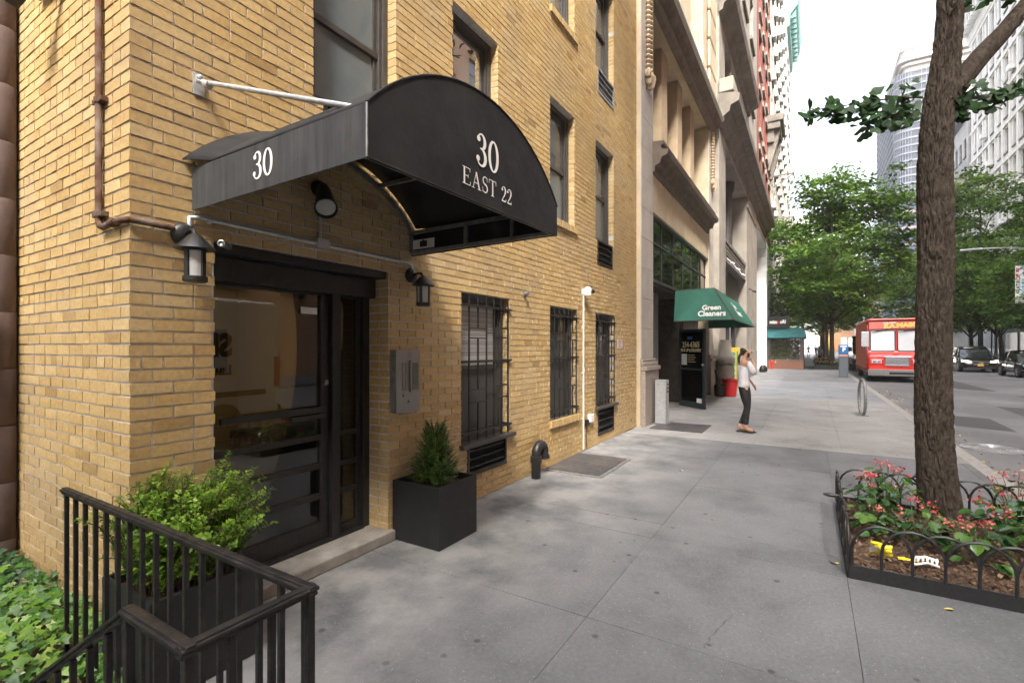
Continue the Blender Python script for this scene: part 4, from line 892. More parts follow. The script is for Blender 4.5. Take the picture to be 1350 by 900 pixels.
m = MB(); m.box(20.3, 22.6, -.0, .099, 3.65, 4.7); m.build('name_board', m_black, GB)
for x in (20.8,22.6,24.4): m = MB(); m.lathe([(.035,0),(.045,.17),(0,.18)], (x,-.34,4.92), (.6,-.5,-.3), 10); m.tube([(x,-.2,5.1),(x,-.34,4.94)], .015, 6); m.build('spot_lamp', m_white, GB, smooth=True)
m = MB(); m.lathe([(.05,0),(.06,.2),(0,.21)], (28.0,-.45,4.5), (.3,-.8,-.3), 10); m.tube([(28,-.28,4.6),(28,-.43,4.55)], .03, 6); m.build('spot_lamp', m_black, GB, smooth=True)
t = thing('standing_sign', 'tall yellow shop sign with green letters leaning beside the stone column base', 'sign', (19.64,-.62,0))
m = MB(); m.box(19.6, 19.68, -.80, -.44, .08, 1.58); m.build('board', M('yellow_board', (.50,.36,.03)), t, bevel=.01)
m = MB()
for i in range(6): m.lathe([(.03,0),(.075,0),(.075,.004),(.03,.004)], (19.596,-.58,.34+.2*i), (-1,0,0), 12)
m.box(19.590, 19.599, -.75, -.70, .3, 1.45); m.build('letters', M('green_letters', (.02,.22,.16)), t)
m = MB(); m.lathe([(.16,0),(.19,.02),(.24,.5),(.27,.52),(.27,.56),(.22,.57),(.2,.1),(0,.1)], (17.2,-.78,0), (0,0,1), 18); solo(m, 'red_bin', M('red_plastic', (.50,.02,.025), rough=.35), 'red plastic bin in front of the yellow sign', 'bin', smooth=True)
m = MB(); m.lathe([(.12,0),(.17,.05),(.18,.34),(.13,.40),(0,.4)], (17.0,-.50,.0), (0,0,1), 14); m.lathe([(.05,0),(.05,.5),(0,.5)], (16.7,-.52,.38), (.1,.2,1), 10); solo(m, 'black_bucket', m_black, 'black bucket with an upright handle at the foot of the stone column', 'bucket', smooth=True)

# ================================================================== red brick building with white portal
m_redb = M('red_brick', (.20,.055,.04), (.27,.085,.06), scale=8, rough=.9, bump=.2, bscale=40)
m_whitet = M('white_portal_tile', (.66,.67,.68), (.74,.75,.76), scale=2, rough=.3)
RB = thing('red_brick_building', 'red brick building with a white tiled entrance portal and carved stone balcony', 'building', (32.5,-.28,0))
rw = [(34+2.6*i, 35.3+2.6*i, 11.5+3.7*k, 13.9+3.7*k) for i in range(4) for k in range(7)]
m = MB(XF_FRONT); facade(m, 32.5, 44, 9.3, 38, rw, -.28, .35); m.box(32.5, 44, .07, 6, 9.3, 38); m.build('brick_wall', m_redb, RB)
m = MB(); 
for i in range(9): m.box(40.0, 40.4, -.30, 1.2, 1.02*i+.006, 1.02*(i+1)-.006)
m.box(32.6, 40.4, .9, 1.3, 0, 9.2); m.box(32.6, 40.0, -.28, .9, 8.8, 9.2); m.box(40.42, 44, -.28, .4, 0, 9.2); m.build('portal', m_whitet, RB)
m = MB(); m.box(33, 39.5, .78, .89, .1, 3.4); m.build('portal_door', m_panedark, RB)
for h in rw:
    f = MB(); a, b, c, d = h; f.box(a-.15, b+.15, -.40, -.15, c-.25, c); f.box(a-.15, b+.15, -.36, -.15, d, d+.3); f.box(a, b, -.05, .0, (c+d)/2-.05, (c+d)/2+.05); fo = f.build('window', m_grey, RB); g = MB(); g.box(a, b, .0, .02, c, d); g.build('pane', m_pane, fo)
cornice(RB, [(-.28,9.3),(-.36,9.35),(-.40,9.6),(-.62,9.75),(-.66,9.95),(-.92,10.05),(-.95,10.3),(-.80,10.36),(-.28,10.45)], 32.5, 39.0, m_brownst)
m = MB(); m.box(40.2, 43.8, -1.35, -.28, 18.0, 18.5); m.box(40.3, 43.7, -1.15, -.28, 17.5, 18.0); m.box(40.5, 43.5, -.75, -.28, 16.6, 17.5)
for x in (40.7,42.9): m.loft([[(x,-.28,14.6),(x+.5,-.28,14.6),(x+.5,-.45,14.6),(x,-.45,14.6)],[(x,-.28,16.6),(x+.5,-.28,16.6),(x+.5,-.95,16.6),(x,-.95,16.6)],[(x,-.28,17.5),(x+.5,-.28,17.5),(x+.5,-1.1,17.5),(x,-1.1,17.5)]])
m.build('stone_balcony', m_greyd, RB, bevel=.05)

# ================================================================== pale apartment block with air conditioners, copper corniced block
m_pale = M('pale_block_stone', (.40,.37,.32), (.52,.48,.42), scale=1.2, rough=.85)
m_copper = M('verdigris_copper', (.06,.17,.145), (.12,.26,.225), scale=3, rough=.6)
m_greyw = M('weathered_white', (.42,.42,.41), (.55,.55,.54), scale=3, rough=.6)
def block(name, label, xf, u0, u1, H_, wins, mat, d0=0, loc=(0,0,0), ac=None, wmat=None, depth=.25, sillz=True, back=8, pane=None):
    t = thing(name, label, 'building', loc)
    m = MB(xf); facade(m, u0, u1, 0, H_, wins, d0, depth); m.box(u0, u1, d0+depth-.01, d0+back, 0, H_); m.build('wall', mat, t)
    proto = {}
    for k, h in enumerate(wins):
        a, b, c, d = h; key = (round(b-a, 3), round(d-c, 3))
        if key in proto and len([1 for x in t.children if x.name.startswith('window')]) < 96:
            src, a0, c0 = proto[key]; P0 = Vector(xf(a0,0,c0)); P1 = Vector(xf(a,0,c)); n = copy_tree(src, t); n.location = src.location+(P1-P0); n.matrix_parent_inverse = src.matrix_parent_inverse; continue
        if key in proto: continue
        f = MB(xf); y = d0+depth-.1; f.box(a, a+.06, y, y+.08, c, d); f.box(b-.06, b, y, y+.08, c, d); f.box(a+.06, b-.06, y, y+.08, d-.08, d); f.box(a+.06, b-.06, y-.01, y+.08, (c+d)/2-.035, (c+d)/2+.035)
        if sillz: f.box(a-.08, b+.08, d0-.12, d0+.1, c-.16, c-.001)
        fo = f.build('window', wmat or m_dframe, t); g = MB(xf); g.box(a, b, y+.04, y+.06, c, d); g.build('pane', pane or m_pane, fo)
        if ac: g = MB(xf); g.box(a+.15, b-.15, d0-.30, d0+depth-.1, c+.005, c+.45); g.box(a+.2, b-.2, d0-.312, d0-.30, c+.06, c+.40); g.build('air_conditioner', m_greyw, fo)
        proto[key] = (fo, a, c)
    return t
PB = block('pale_apartment_block', 'tall pale stone block studded with white window air conditioners on the left side', XF_FRONT, 44, 70, 43, [(45.2+3.1*i, 46.5+3.1*i, 6.0+3.5*k, 8.2+3.5*k) for k in range(10) for i in range(8)], m_pale, -.30, (44,-.3,0), ac=True)
cornice(PB, [(-.30,5.0),(-.6,5.1),(-.75,5.4),(-.30,5.5)], 44.1, 69.9, m_greyd)
m = MB()
for i in range(8): m.box(45.0+3.1*i, 47+3.1*i, -.29, -.2, .8, 4.2)
m.build('shop_window', m_panedark, PB)
m = MB()
for z in (12.2, 15.8): m.box(46.2, 46.32, -1.9, -.3, z, z+.12); m.box(46.2, 47.6, -1.9, -1.8, z, z+.12); m.bar((46.25,-1.85,z), (46.25,-.3,z-.9), .08, .08)
m.build('fire_escape_bracket', m_greyd, PB)
KB = block('copper_corniced_block', 'tall stone block with a green copper cornice beyond the pale one', XF_FRONT, 70.2, 82, 46, [(71.5+3.2*i, 72.9+3.2*i, 6+3.6*k, 8.4+3.6*k) for k in range(10) for i in range(3)], m_pale, -.5, (70.2,-.5,0))
cornice(KB, [(-.5,41.5),(-.8,41.7),(-.9,43),(-1.7,44),(-1.9,45.4),(-1.6,46),(-.5,46.3)], 70.0, 82.2, m_copper)
m = MB()
for i in range(10): m.box(70.4+1.2*i, 70.8+1.2*i, -1.5, -.8, 42.7, 43.7)
m.build('cornice_bracket', m_copper, KB)

# ================================================================== pavement cafe
CF = thing('pavement_cafe', 'fenced pavement cafe with a brick base, teal awning and hedge beyond the white portal', 'cafe enclosure', (41,-1.4,0))
m_cbrick = M('cafe_brick', (.17,.075,.05), (.27,.14,.10), scale=22, rough=.9, bump=.4, bscale=40)
m = MB(); m.box(40.5, 40.75, -2.6, -.32, 0, .62); m.box(40.75, 48, -2.6, -2.35, 0, .62); m.build('brick_base', m_cbrick, CF)
m = MB(); m.box(40.47, 40.78, -2.62, -.32, .621, .68); m.box(40.78, 48, -2.62, -2.33, .621, .68); m.build('coping', m_greyd, CF)
m = MB(); m.box(40.52, 40.72, -2.58, -2.38, .68, 2.3); m.box(47.7, 47.9, -2.58, -2.38, .68, 2.3); m.build('corner_post', M('brown_post', (.10,.075,.06), rough=.6), CF)
m = MB()
for i in range(15): m.bar((40.62,-.42-.135*i,.68), (40.62,-.42-.135*i,2.28), .025, .025, (0,1,0))
for i in range(40): m.bar((40.95+.17*i,-2.48,.68), (40.95+.17*i,-2.48,2.28), .025, .025, (0,1,0))
m.bar((40.62,-.35,.85), (40.62,-2.4,.85), .03, .03); m.bar((40.62,-.35,2.2), (40.62,-2.4,2.2), .03, .03); m.bar((40.7,-2.48,.85), (47.7,-2.48,.85), .03, .03); m.build('bars', M('bronze_bar', (.12,.10,.085), rough=.5), CF)
m_teal = M('teal_canvas', (.03,.16,.17), (.05,.23,.24), scale=3, rough=.6)
m = MB(); m.prism([(40.35,-.32,2.25),(40.35,-2.75,2.25),(40.35,-2.75,2.55),(40.35,-2.5,2.98),(40.35,-.32,2.98)], (7.8,0,0)); m.build('teal_awning', m_teal, CF, bevel=.02)
P = rng.uniform((41.0,-2.3,.7), (46,-.5,2.15), (4200,3)); leafmesh('hedge_foliage', P, rng.normal(size=(4200,3))+np.array([-.5,0,.6]), rng.uniform(.09,.17,4200), T_OVAL, m_tleaf, CF)
t = thing('shop_sign_board', 'black square shop sign with white and red letters above the teal awning', 'sign', (40.3,-1,3))
m = MB(); m.box(40.15, 40.3, -1.72, -.36, 2.99, 3.82); m.build('board', m_black, t)
text('mizu', .34, (40.15,-.72,3.40), (0,-1,0), (0,0,1), m_letter, t, bold=.012, sx=.75); text('o', .34, (40.15,-1.03,3.40), (0,-1,0), (0,0,1), M('red_letter', (.6,.02,.02)), t, bold=.014, sx=.85); text('oRI', .34, (40.15,-1.33,3.40), (0,-1,0), (0,0,1), m_letter, t, bold=.012, sx=.75)
m = MB(); m.lathe([(.12,0),(.12,.03),(.07,.05),(.07,.42),(.10,.45),(.10,.56),(.05,.62),(0,.62)], (39.9,-.62,0), (0,0,1), 14); m.tube([(39.9,-.62,.5),(39.82,-.85,.52)], .06, 8); t = solo(m, 'standpipe', M('red_enamel', (.55,.02,.015), rough=.35), 'red standpipe at the corner of the cafe brick base', 'standpipe', smooth=True)
m = MB(); m.lathe([(.07,0),(.07,.05),(0,.06)], (39.82,-.85,.52), (-.3,-1,0), 10); m.build('cap', M('yellow_cap', (.7,.5,.05)), t)
m = MB(); m.lathe([(.18,0),(.20,.1),(.18,.28),(.10,.38),(.05,.43),(0,.43)], (35.5,-.45,0), (0,0,1), 12); m.lathe([(.18,0),(.2,.1),(.18,.28),(.1,.42),(0,.44)], (34.8,-.42,0), (0,0,1), 12); solo(m, 'rubbish_sack', m_black, 'black rubbish sacks at the foot of the grey stone pier', 'rubbish', smooth=True)
m = MB(); m.box(60, 60.3, -2.4, -1.3, 2.6, 3.3); m.tube([(60.15,-.4,3.35),(60.15,-2.4,3.35)], .04, 6); solo(m, 'hanging_sign', m_black, 'small black projecting sign beyond the cafe', 'sign')

# ================================================================== street furniture
t = thing('bike_rack', 'round steel bicycle hoop standing edge on near the kerb', 'bike rack', (14.15,-4.05,0))
m = MB(); ra = R(6); p = [(14.15+.36*math.cos(R(a))*math.cos(ra), -4.05+.36*math.cos(R(a))*math.sin(ra), .42+.42*math.sin(R(a))) for a in range(-90, 271, 12)]; m.tube(p, .033, 12, caps=False); m.build('hoop', m_galvd, t, smooth=True)
m = MB(); m.box(13.98, 14.32, -4.17, -3.93, .001, .014); m.build('base_plate', m_galvd, t)
t = thing('parking_meter', 'dark grey parking meter kiosk with a blue head standing by the kerb', 'parking meter', (31.3,-4.5,0))
m = MB(); m.box(31.15, 31.5, -4.71, -4.30, 0, 1.22); m.build('cabinet', M('meter_grey', (.10,.115,.13), rough=.5), t, bevel=.02)
m = MB(); m.box(31.14, 31.51, -4.72, -4.29, 1.221, 1.72); m.build('head', M('meter_blue', (.02,.13,.36), rough=.4), t, bevel=.03)
text('P', .26, (31.14,-4.52,1.45), (0,-1,0), (0,0,1), m_letter, t, bold=.012); m = MB(); m.box(31.13, 31.139, -4.70, -4.31, 1.10, 1.20); m.build('red_label', M('meter_label', (.5,.25,.2)), t)
m = MB(); m.box(31.128, 31.138, -4.66, -4.35, 1.60, 1.66); m.build('white_header', m_letter, t)
SL = thing('street_lamp', 'street lamp with a long curved arm reaching over the road at the right edge', 'street lamp', (45.500,-15.9,0))
m = MB(); m.tube([(45.500,-15.9,0),(45.500,-15.9,7.95)], [.11,.075], 12); m.lathe([(.2,0),(.2,.5),(.12,.8)], (45.500,-15.9,0), (0,0,1), 12); m.build('pole', m_galv, SL, smooth=True)
m = MB(); m.tube([(45.500,-15.9,7.7),(45.500,-15.3,8.15),(45.500,-14.2,8.30),(45.500,-12.9,8.35)], [.05,.045,.04,.035], 10); m.build('arm', m_galv, SL, smooth=True)
m = MB(); m.loft([[(45.500+dx*s,y-.75,8.34+dz) for dx, dz in ((-.12,0),(0,.06),(.12,0),(.08,-.07),(-.08,-.07))] for y, s in ((-12.35,.4),(-12.1,1),(-11.5,1),(-11.2,.5))]); m.build('lamp_head', m_galv, SL)
BN = thing('street_banner', 'blue and white street banner lettered FLATIRON hanging from the lamp pole', 'banner', (45.500,-15.4,4.6))
m_bn = M('banner_blue', (.28,.50,.68), (.40,.60,.75), scale=.8, rough=.7)
m = MB(); m.box(45.480, 45.500, -15.90, -14.72, 4.55, 7.0); m.build('cloth', m_letter, BN)
m = MB(); m.box(45.468, 45.478, -15.90, -15.03, 5.15, 6.15); m.build('sky_panel', m_bn, BN)
m = MB(); rr = random.Random(4)
for i in range(16):
    y, z = -15.72+rr.random()*.9, 6.22+rr.random()*.65; m.box(45.460+.0004*i, 45.476, y, min(y+rr.uniform(.1,.25), -14.75), z, min(z+rr.uniform(.06,.2), 6.98), i % 3)
m.build('picture', [M('banner_red', (.6,.10,.08)), M('banner_navy', (.08,.15,.4)), M('banner_sand', (.7,.55,.45))], BN)
text('FLATIRON', .30, (45.478,-14.87,5.85), (0,0,1), (0,1,0), m_black, BN, bold=.008, sx=.9)
m = MB(); m.tube([(45.490,-15.85,7.02),(45.490,-14.7,7.02)], .02, 6); m.tube([(45.490,-15.85,4.53),(45.490,-14.7,4.53)], .02, 6); m.build('bracket', m_galv, BN)
# ================================================================== kerbside ginkgo
def CP(px, py, Z=4.45):                                   # a point measured from the photograph at distance Z, in world metres
    t = (px-675)/644; return Vector((Z*(.8536+.521*t), -3+Z*(.521-.8536*t), 1.61+(457-py)*Z/644))
GK = thing('ginkgo_tree', 'thick barked ginkgo tree trunk rising from the flower pit at the right', 'tree', (5.65,-4.03,0))
prof = [(1241,716,47),(1241,704,41),(1240,690,36.5),(1238,665,32.5),(1235,630,30),(1232,590,28),(1230,540,27),(1230,480,25.5),(1231,420,25.5),(1234,350,26.5),(1233,290,26),(1232,230,25),(1234,180,24),(1239,140,25),(1243,115,24.5),(1245,95,22.5),(1249,60,20.5),(1252,20,19.5),(1254,-60,18.5),(1256,-200,16),(1256,-400,13),(1252,-700,8),(1250,-1000,3)]
cen = [CP(a, b) for a, b, c in prof]; rad = [c*.71*4.45/644 for a, b, c in prof]
m = MB(); nseg = 110; rings = []
Ls = [0]
for a, b in zip(cen[:-1], cen[1:]): Ls.append(Ls[-1]+(b-a).length)
L = 0; k = 0
while L < Ls[-1]:
    while k < len(Ls)-2 and Ls[k+1] < L: k += 1
    u = (L-Ls[k])/(Ls[k+1]-Ls[k]); u = u*u*(3-2*u)*.5+u*.5; c = cen[k].lerp(cen[k+1], u); r = rad[k]*(1-u)+rad[k+1]*u; ring = []
    for j in range(nseg):
        a = 2*math.pi*j/nseg; ca, sa = math.cos(a), math.sin(a)
        q = Vector((ca*3.6, sa*3.6, L*1.15)); w1 = mnoise.noise(Vector((ca*5.2,sa*5.2,L*3.4))*1.7+Vector((3,1,0))+Vector((mnoise.noise(q*3),mnoise.noise(q*3+Vector((9,0,0))),0))*1.2); w2 = mnoise.noise(Vector((ca*13,sa*13,L*16))); w3 = mnoise.noise(Vector((ca*1.3,sa*1.3,L*.9+7)))
        rr_ = r*(1+.06*w3)-.017*max(0,1-abs(w1)*5.0)+.004+.008*w2
        if L < .35: rr_ += max(0, math.sin(a*3+.6))*.07*(1-L/.35)**1.6
        ring.append((c.x+rr_*ca, c.y+rr_*sa, c.z))
    rings.append(ring); L += .018 if L < 5.2 else .25
m.loft(rings); m.build('trunk', m_bark, GK, smooth=True)
m = MB(); b0 = CP(1246,128); pts = [b0, CP(1266,106), CP(1295,72), CP(1325,40), CP(1352,8), CP(1400,-60), CP(1460,-190)]; rs = [.12,.092,.078,.070,.064,.055,.035]
rings = []; 
sub = []
for (a, ra), (b, rb) in zip(list(zip(pts, rs))[:-1], list(zip(pts, rs))[1:]):
    for q in range(8): sub.append((a.lerp(b, q/8), ra+(rb-ra)*q/8))
dirv = (pts[3]-pts[1]).normalized(); xx = dirv.cross(Vector((0,0,1))).normalized(); yy = dirv.cross(xx)
for i, (c, r) in enumerate(sub): rings.append([tuple(c+(xx*math.cos(2*math.pi*j/40)+yy*math.sin(2*math.pi*j/40))*(r+.008*mnoise.noise(Vector((math.cos(2*math.pi*j/40)*6, math.sin(2*math.pi*j/40)*6, i*.12))))) for j in range(40)])
m.loft(rings); m.build('limb', m_bark, GK, smooth=True)
limbs = MB(); ends = []
for a, h0, h1, rad_ in [(20*k*1.9, 5.4+.42*k, 8.8+.40*k, 3.9-.10*k) for k in range(16)]:
    c, s_ = math.cos(R(a)), math.sin(R(a)); bx, by = 5.75, -4.05
    p = [(bx,by,h0),(bx+c*rad_*.35,by+s_*rad_*.35,h0+(h1-h0)*.5),(bx+c*rad_*.75,by+s_*rad_*.75,h0+(h1-h0)*.85),(bx+c*rad_,by+s_*rad_,h1)]
    limbs.tube(p, [.07,.05,.03,.012], 7); ends += [Vector(p[1]).lerp(Vector(p[2]), q/5) for q in range(5)]+[Vector(p[2]).lerp(Vector(p[3]), q/4) for q in range(5)]
limbs.build('upper_limbs', m_bark2, GK, smooth=True)
P = []
while len(P) < 9000:
    e = random.choice(ends); p = e+Vector(rng.normal(size=3))*.48; r = math.hypot(p.x-5.6, p.y+4); Zc = p.x*.8536+(p.y+3)*.521
    if p.x < 7.9 and p.y < -2.0 and p.z > 5.6+.35*r and p.z > 1.61+.74*max(Zc, 0)+.35: P.append(tuple(p))
leafmesh('crown', P, rng.normal(size=(len(P),3))+np.array([0,0,.9]), rng.uniform(.10,.16,len(P)), T_GINK, m_gleaf, GK)
P = []; Nn = []; D = []; tw = MB()
def spray(a, b, n, wv, sag):
    a, b = Vector(a), Vector(b); d = (b-a); tw.tube([a, a.lerp(b,.33)+Vector((0,0,.02)), a.lerp(b,.66)+Vector((0,0,.01)), b], [.010,.007,.005,.002], 6)
    for i in range(n):
        t_ = (i+random.random())/n; p = a.lerp(b, t_)+Vector((random.gauss(0,.05), random.gauss(0,.05), 0))+Vector((0,0,random.gauss(-sag*.4, wv*(1.15-t_*.75)))); P.append(tuple(p))
        D.append((d.x*.5+random.gauss(0,.5), d.y*.5+random.gauss(0,.5), random.gauss(-.45,.55))); Nn.append((random.gauss(-.75,.45), random.gauss(-.1,.5), random.gauss(.45,.3)))
spray(CP(1216,128,4.35), CP(1064,147,4.2), 125, .062, .05); spray(CP(1216,150,4.35), CP(1130,158,4.25), 52, .055, .05); spray(CP(1250,150,4.4), CP(1340,116,4.3), 80, .05, .03); spray(CP(1250,128,4.4), CP(1285,112,4.35), 8, .03, .02)
spray(CP(1262,-12,4.45), CP(1330,-10,4.4), 34, .035, .03); spray(CP(1262,8,4.4), CP(1278,16,4.38), 5, .02, .0)
tw.build('twigs', m_twig, GK); leafmesh('leaf_spray', P, Nn, rng.uniform(.065,.115,len(P)), T_GINK, m_gleaf, GK, None, D)

# tree pit: soil, edging of wire hoops, flowers, litter
X0, X1, Y0, Y1 = 4.14, 5.96, -4.77, -3.235
m = MB(); k = 36; q = []
for j in range(k+1):
    for i in range(k+1):
        x, y = X0+(X1-X0)*i/k, Y0+(Y1-Y0)*j/k; q.append((x, y, .045+.03*mnoise.noise((x*3,y*3,1))+.015*mnoise.noise((x*11,y*11,3))+.05*math.exp(-((x-5.65)**2+(y+4.03)**2)*8)))
m.add(q, [(j*(k+1)+i, j*(k+1)+i+1, (j+1)*(k+1)+i+1, (j+1)*(k+1)+i) for j in range(k) for i in range(k)]); o = m.build('pit_soil', m_soil, smooth=True); o['kind'] = 'structure'
P = rng.uniform((X0+.03,Y0+.03,.062), (X1-.03,Y1-.03,.085), (2600,3)); o = leafmesh('bark_mulch', P, rng.normal(size=(2600,3))*.5+np.array([0,0,1]), rng.uniform(.012,.05,2600), T_SMALL, M('bark_chip', (.9,.9,.9), (1.1,1.1,1.1), rough=.9, tone=[(.05,.028,.016),(.12,.07,.04),(.22,.14,.085),(.08,.05,.03)])); tag(o, 'brown bark mulch covering the soil of the tree pit', 'mulch', None, 'stuff')
PF = thing('tree_pit_fence', 'low black fence of interlaced wire hoops round the flower pit', 'fence', ((X0+X1)/2,(Y0+Y1)/2,0))
m = MB(); m.box(X0-.012, X0, Y0, Y1, .001, .098); m.build('edging_bar', m_blackm, PF, bevel=.002)
m = MB(); m.box(X1, X1+.012, Y0, Y1, .001, .098); m.build('edging_bar', m_blackm, PF)
m = MB(); m.box(X0, X1, Y1, Y1+.012, .001, .098); m.build('edging_bar', m_blackm, PF); m = MB(); m.box(X0, X1, Y0-.012, Y0, .001, .098); m.build('edging_bar', m_blackm, PF)
def hoop(a, b, off):
    a, b, off = Vector(a), Vector(b), Vector(off); c = (a+b)/2; h = .255; pts = [a, a+Vector((0,0,h*.45))]
    for i in range(11): t_ = math.pi*(1-i/10); pts.append(c+(b-a)/2*math.cos(t_)+Vector((0,0,h*.45+(.385-.09-h*.45)*math.sin(t_))))
    pts += [b+Vector((0,0,h*.45)), b]; m_ = MB(); m_.tube([p+off for p in pts], .0098, 7); m_.build('hoop', m_blackm, PF, smooth=True)
sp = .165
for i in range(8):
    y = Y1-.012-sp*i; hoop((X0-.006,y,.09), (X0-.006,y-2*sp,.09), (-.009*(i % 2),0,0)); hoop((X1+.006,y,.09), (X1+.006,y-2*sp,.09), (.009*(i % 2),0,0))
for i in range(9): x = X0+.012+.182*i; hoop((x,Y1+.006,.09), (x+.364,Y1+.006,.09), (0,.009*(i % 2),0)); hoop((x,Y0-.006,.09), (x+.364,Y0-.006,.09), (0,-.009*(i % 2),0))
m = MB(); m.ball((4.75,Y1+.085,.405), .04, (.45,1.6,.4), 12); m.tube([(4.75,Y1+.01,.39),(4.75,Y1+.05,.40)], .008, 6); m.build('tag', m_blackm, PF, smooth=True)
pl = [(5.42,-3.47,.36,.21,'upright begonia with coral flowers in the left corner of the tree pit'),(5.72,-3.62,.42,.20,'tall begonia with pink tips just left of the ginkgo trunk'),(5.02,-3.72,.30,.23,'spreading begonia in front of the ginkgo trunk with one bright pink bloom'),
      (4.98,-3.45,.20,.15,'small pale green begonia nearest the left hoops'),(4.75,-4.03,.27,.19,'low dark begonia with few flowers nearest the front hoops'),(5.35,-4.36,.34,.25,'wide begonia crowded with pale coral flowers right of the trunk'),(5.80,-4.50,.42,.22,'tall begonia topped by a coral cluster against the kerb'),(4.98,-4.42,.33,.22,'begonia with salmon flowers at the right edge of the picture')]
for x, y, h, r, lb in pl:
    t = thing('begonia', lb, 'flowering plant', (x,y,.05), 0, 'begonias in the tree pit'); P = []; Nn = []; D = []; st = MB(); FP = []; FN = []
    n = int(46*r/.2)
    for i in range(n):
        a = random.uniform(0, 2*math.pi); q = math.sqrt(random.random()); z = .06+h*(.30+.70*random.random())*(1.05-.35*q*q); px_, py_ = x+r*q*math.cos(a), y+r*q*math.sin(a)
        if math.hypot(px_-5.65, py_+4.03) < .20: continue
        P.append((px_,py_,z)); D.append((math.cos(a),math.sin(a),random.gauss(-.25,.3))); Nn.append((math.cos(a)*.45+random.gauss(0,.25),math.sin(a)*.45+random.gauss(0,.25),1))
        if i % 2 == 0: st.tube([(x+random.gauss(0,.02),y+random.gauss(0,.02),.05),(x+(px_-x)*.5,y+(py_-y)*.5,z*.7),(px_,py_,z)], .0035, 4)
    leafmesh('foliage', P, Nn, rng.uniform(.058,.10,len(P)), T_BEG, m_begl, t, None, D)
    nf = int(random.uniform(5,8)*(r/.2)) if h > .22 else 3
    for i in range(nf):
        a = random.uniform(0, 2*math.pi); q = random.random()**.7; c = Vector((x+r*q*.95*math.cos(a), y+r*q*.95*math.sin(a), .08+h*(1.06-.3*q*q)))
        if math.hypot(c.x-5.65, c.y+4.03) < .2: continue
        st.tube([(x+(c.x-x)*.6,y+(c.y-y)*.6,c.z-.12), c], .003, 4)
        for w in range(random.randint(7,15)): FP.append(tuple(c+Vector(rng.normal(size=3))*.017)); FN.append(rng.normal(size=3)+np.array([0,0,.6]))
    st.build('stems', m_stem, t)
    leafmesh('flowers', FP, FN, rng.uniform(.014,.027,len(FP)), T_BEG, m_begf, t)
def crumple(name, label, cat, c, s, mat, n=7):
    m = MB(); rr = random.Random(n); vs = []; k = 9
    for j in range(k):
        for i in range(k):
            x, y = (i/(k-1)-.5)*s[0], (j/(k-1)-.5)*s[1]; vs.append((c[0]+x+rr.gauss(0,.004), c[1]+y+rr.gauss(0,.004), c[2]+s[2]*(.5+.5*mnoise.noise((i*.55,j*.55,n)))+rr.uniform(0,.006)))
    m.add(vs, [(j*k+i, j*k+i+1, (j+1)*k+i+1, (j+1)*k+i) for j in range(k-1) for i in range(k-1)], 0)
    o = solo(m, name, mat, label, cat); s_ = o.modifiers.new('thickness', 'SOLIDIFY'); s_.thickness = .002; return o
t = thing('crisp_packet', 'crumpled yellow snack packet lying on the mulch behind the front hoops', 'litter', (4.46,-3.47,.07))
m = MB(); rr = random.Random(8)
vs = []
for j in range(8):
    for i in range(7):
        u, v = i/6, j/7; vs.append((4.50-.05*v+rr.gauss(0,.005)+.02*math.sin(v*5+u*3), -3.38-.13*u+rr.gauss(0,.004), .065+.13*v*(1-.25*u)+.012*mnoise.noise((i*.7,j*.7,2))))
m.add(vs, [(j*7+i, j*7+i+1, (j+1)*7+i+1, (j+1)*7+i) for j in range(7) for i in range(6)]); o = m.build('wrapper', M('yellow_foil', (.78,.62,.02), (.85,.72,.05), rough=.3, spec=.6), t)
s_ = o.modifiers.new('thickness', 'SOLIDIFY'); s_.thickness = .002
m = MB(); vs2 = [(p[0]-.004,p[1],p[2]+.001) for p in vs]; m.add(vs2, [(j*7+i, j*7+i+1, (j+1)*7+i+1, (j+1)*7+i) for j in (1,2,3,4) for i in (0,1)]); m.build('white_band', m_white, t)
crumple('yellow_strip', 'torn yellow strip of wrapper between the packet and the white tray', 'litter', (4.47,-3.60,.075), (.05,.11,.02), M('yellow_film', (.78,.62,.02), rough=.35), 3)
t = thing('plastic_tray', 'crushed white slotted plastic tray on the mulch in the tree pit', 'litter', (4.48,-3.70,.06))
m = MB()
for i in range(6): m.tube([(4.40+.012*i,-3.62-.027*i,.075+.035*(i in (1,2,3))),(4.46+.01*i,-3.63-.027*i,.11),(4.53+.006*i,-3.64-.027*i,.075)], .007, 5)
m.tube([(4.40,-3.62,.08),(4.43,-3.70,.10),(4.46,-3.77,.075)], .008, 5); m.tube([(4.53,-3.64,.08),(4.55,-3.71,.10),(4.56,-3.78,.075)], .008, 5); m.tube([(4.46,-3.63,.112),(4.49,-3.70,.12),(4.51,-3.77,.1)], .008, 5); m.build('slats', m_white, t, smooth=True)
m_dry = M('dry_leaf', (.55,.42,.10), (.65,.52,.16), scale=30, rough=.7)
for x, y, s_, lb in ((4.33,-3.17,.075,'dry yellow leaf on the pavement beside the pit corner'),(6.55,-1.55,.06,'pale leaf lying alone on the dark paving near the hatch'),(3.95,-3.75,.05,'small yellow leaf on the paving in front of the hoop fence')):
    o = leafmesh('fallen_leaf', [(x,y,.008)], [(.2,.1,1)], [s_], T_BEG, m_dry); tag(o, lb, 'leaf')
P = [];
while len(P) < 260:
    x = random.uniform(5.5,24); y = -5.06-abs(random.gauss(0,.35)); P.append((x,y,-.12))
o = leafmesh('leaf_litter', P, rng.normal(size=(len(P),3))*.35+np.array([0,0,1]), rng.uniform(.03,.075,len(P)), T_BEG, M('gutter_leaf', (.9,.9,.9), (1.1,1.1,1.1), rough=.8, tone=[(.20,.15,.05),(.45,.38,.10),(.5,.46,.2),(.12,.09,.05)])); tag(o, 'scattered yellow leaves in the gutter along the kerb', 'leaf litter', None, 'stuff')

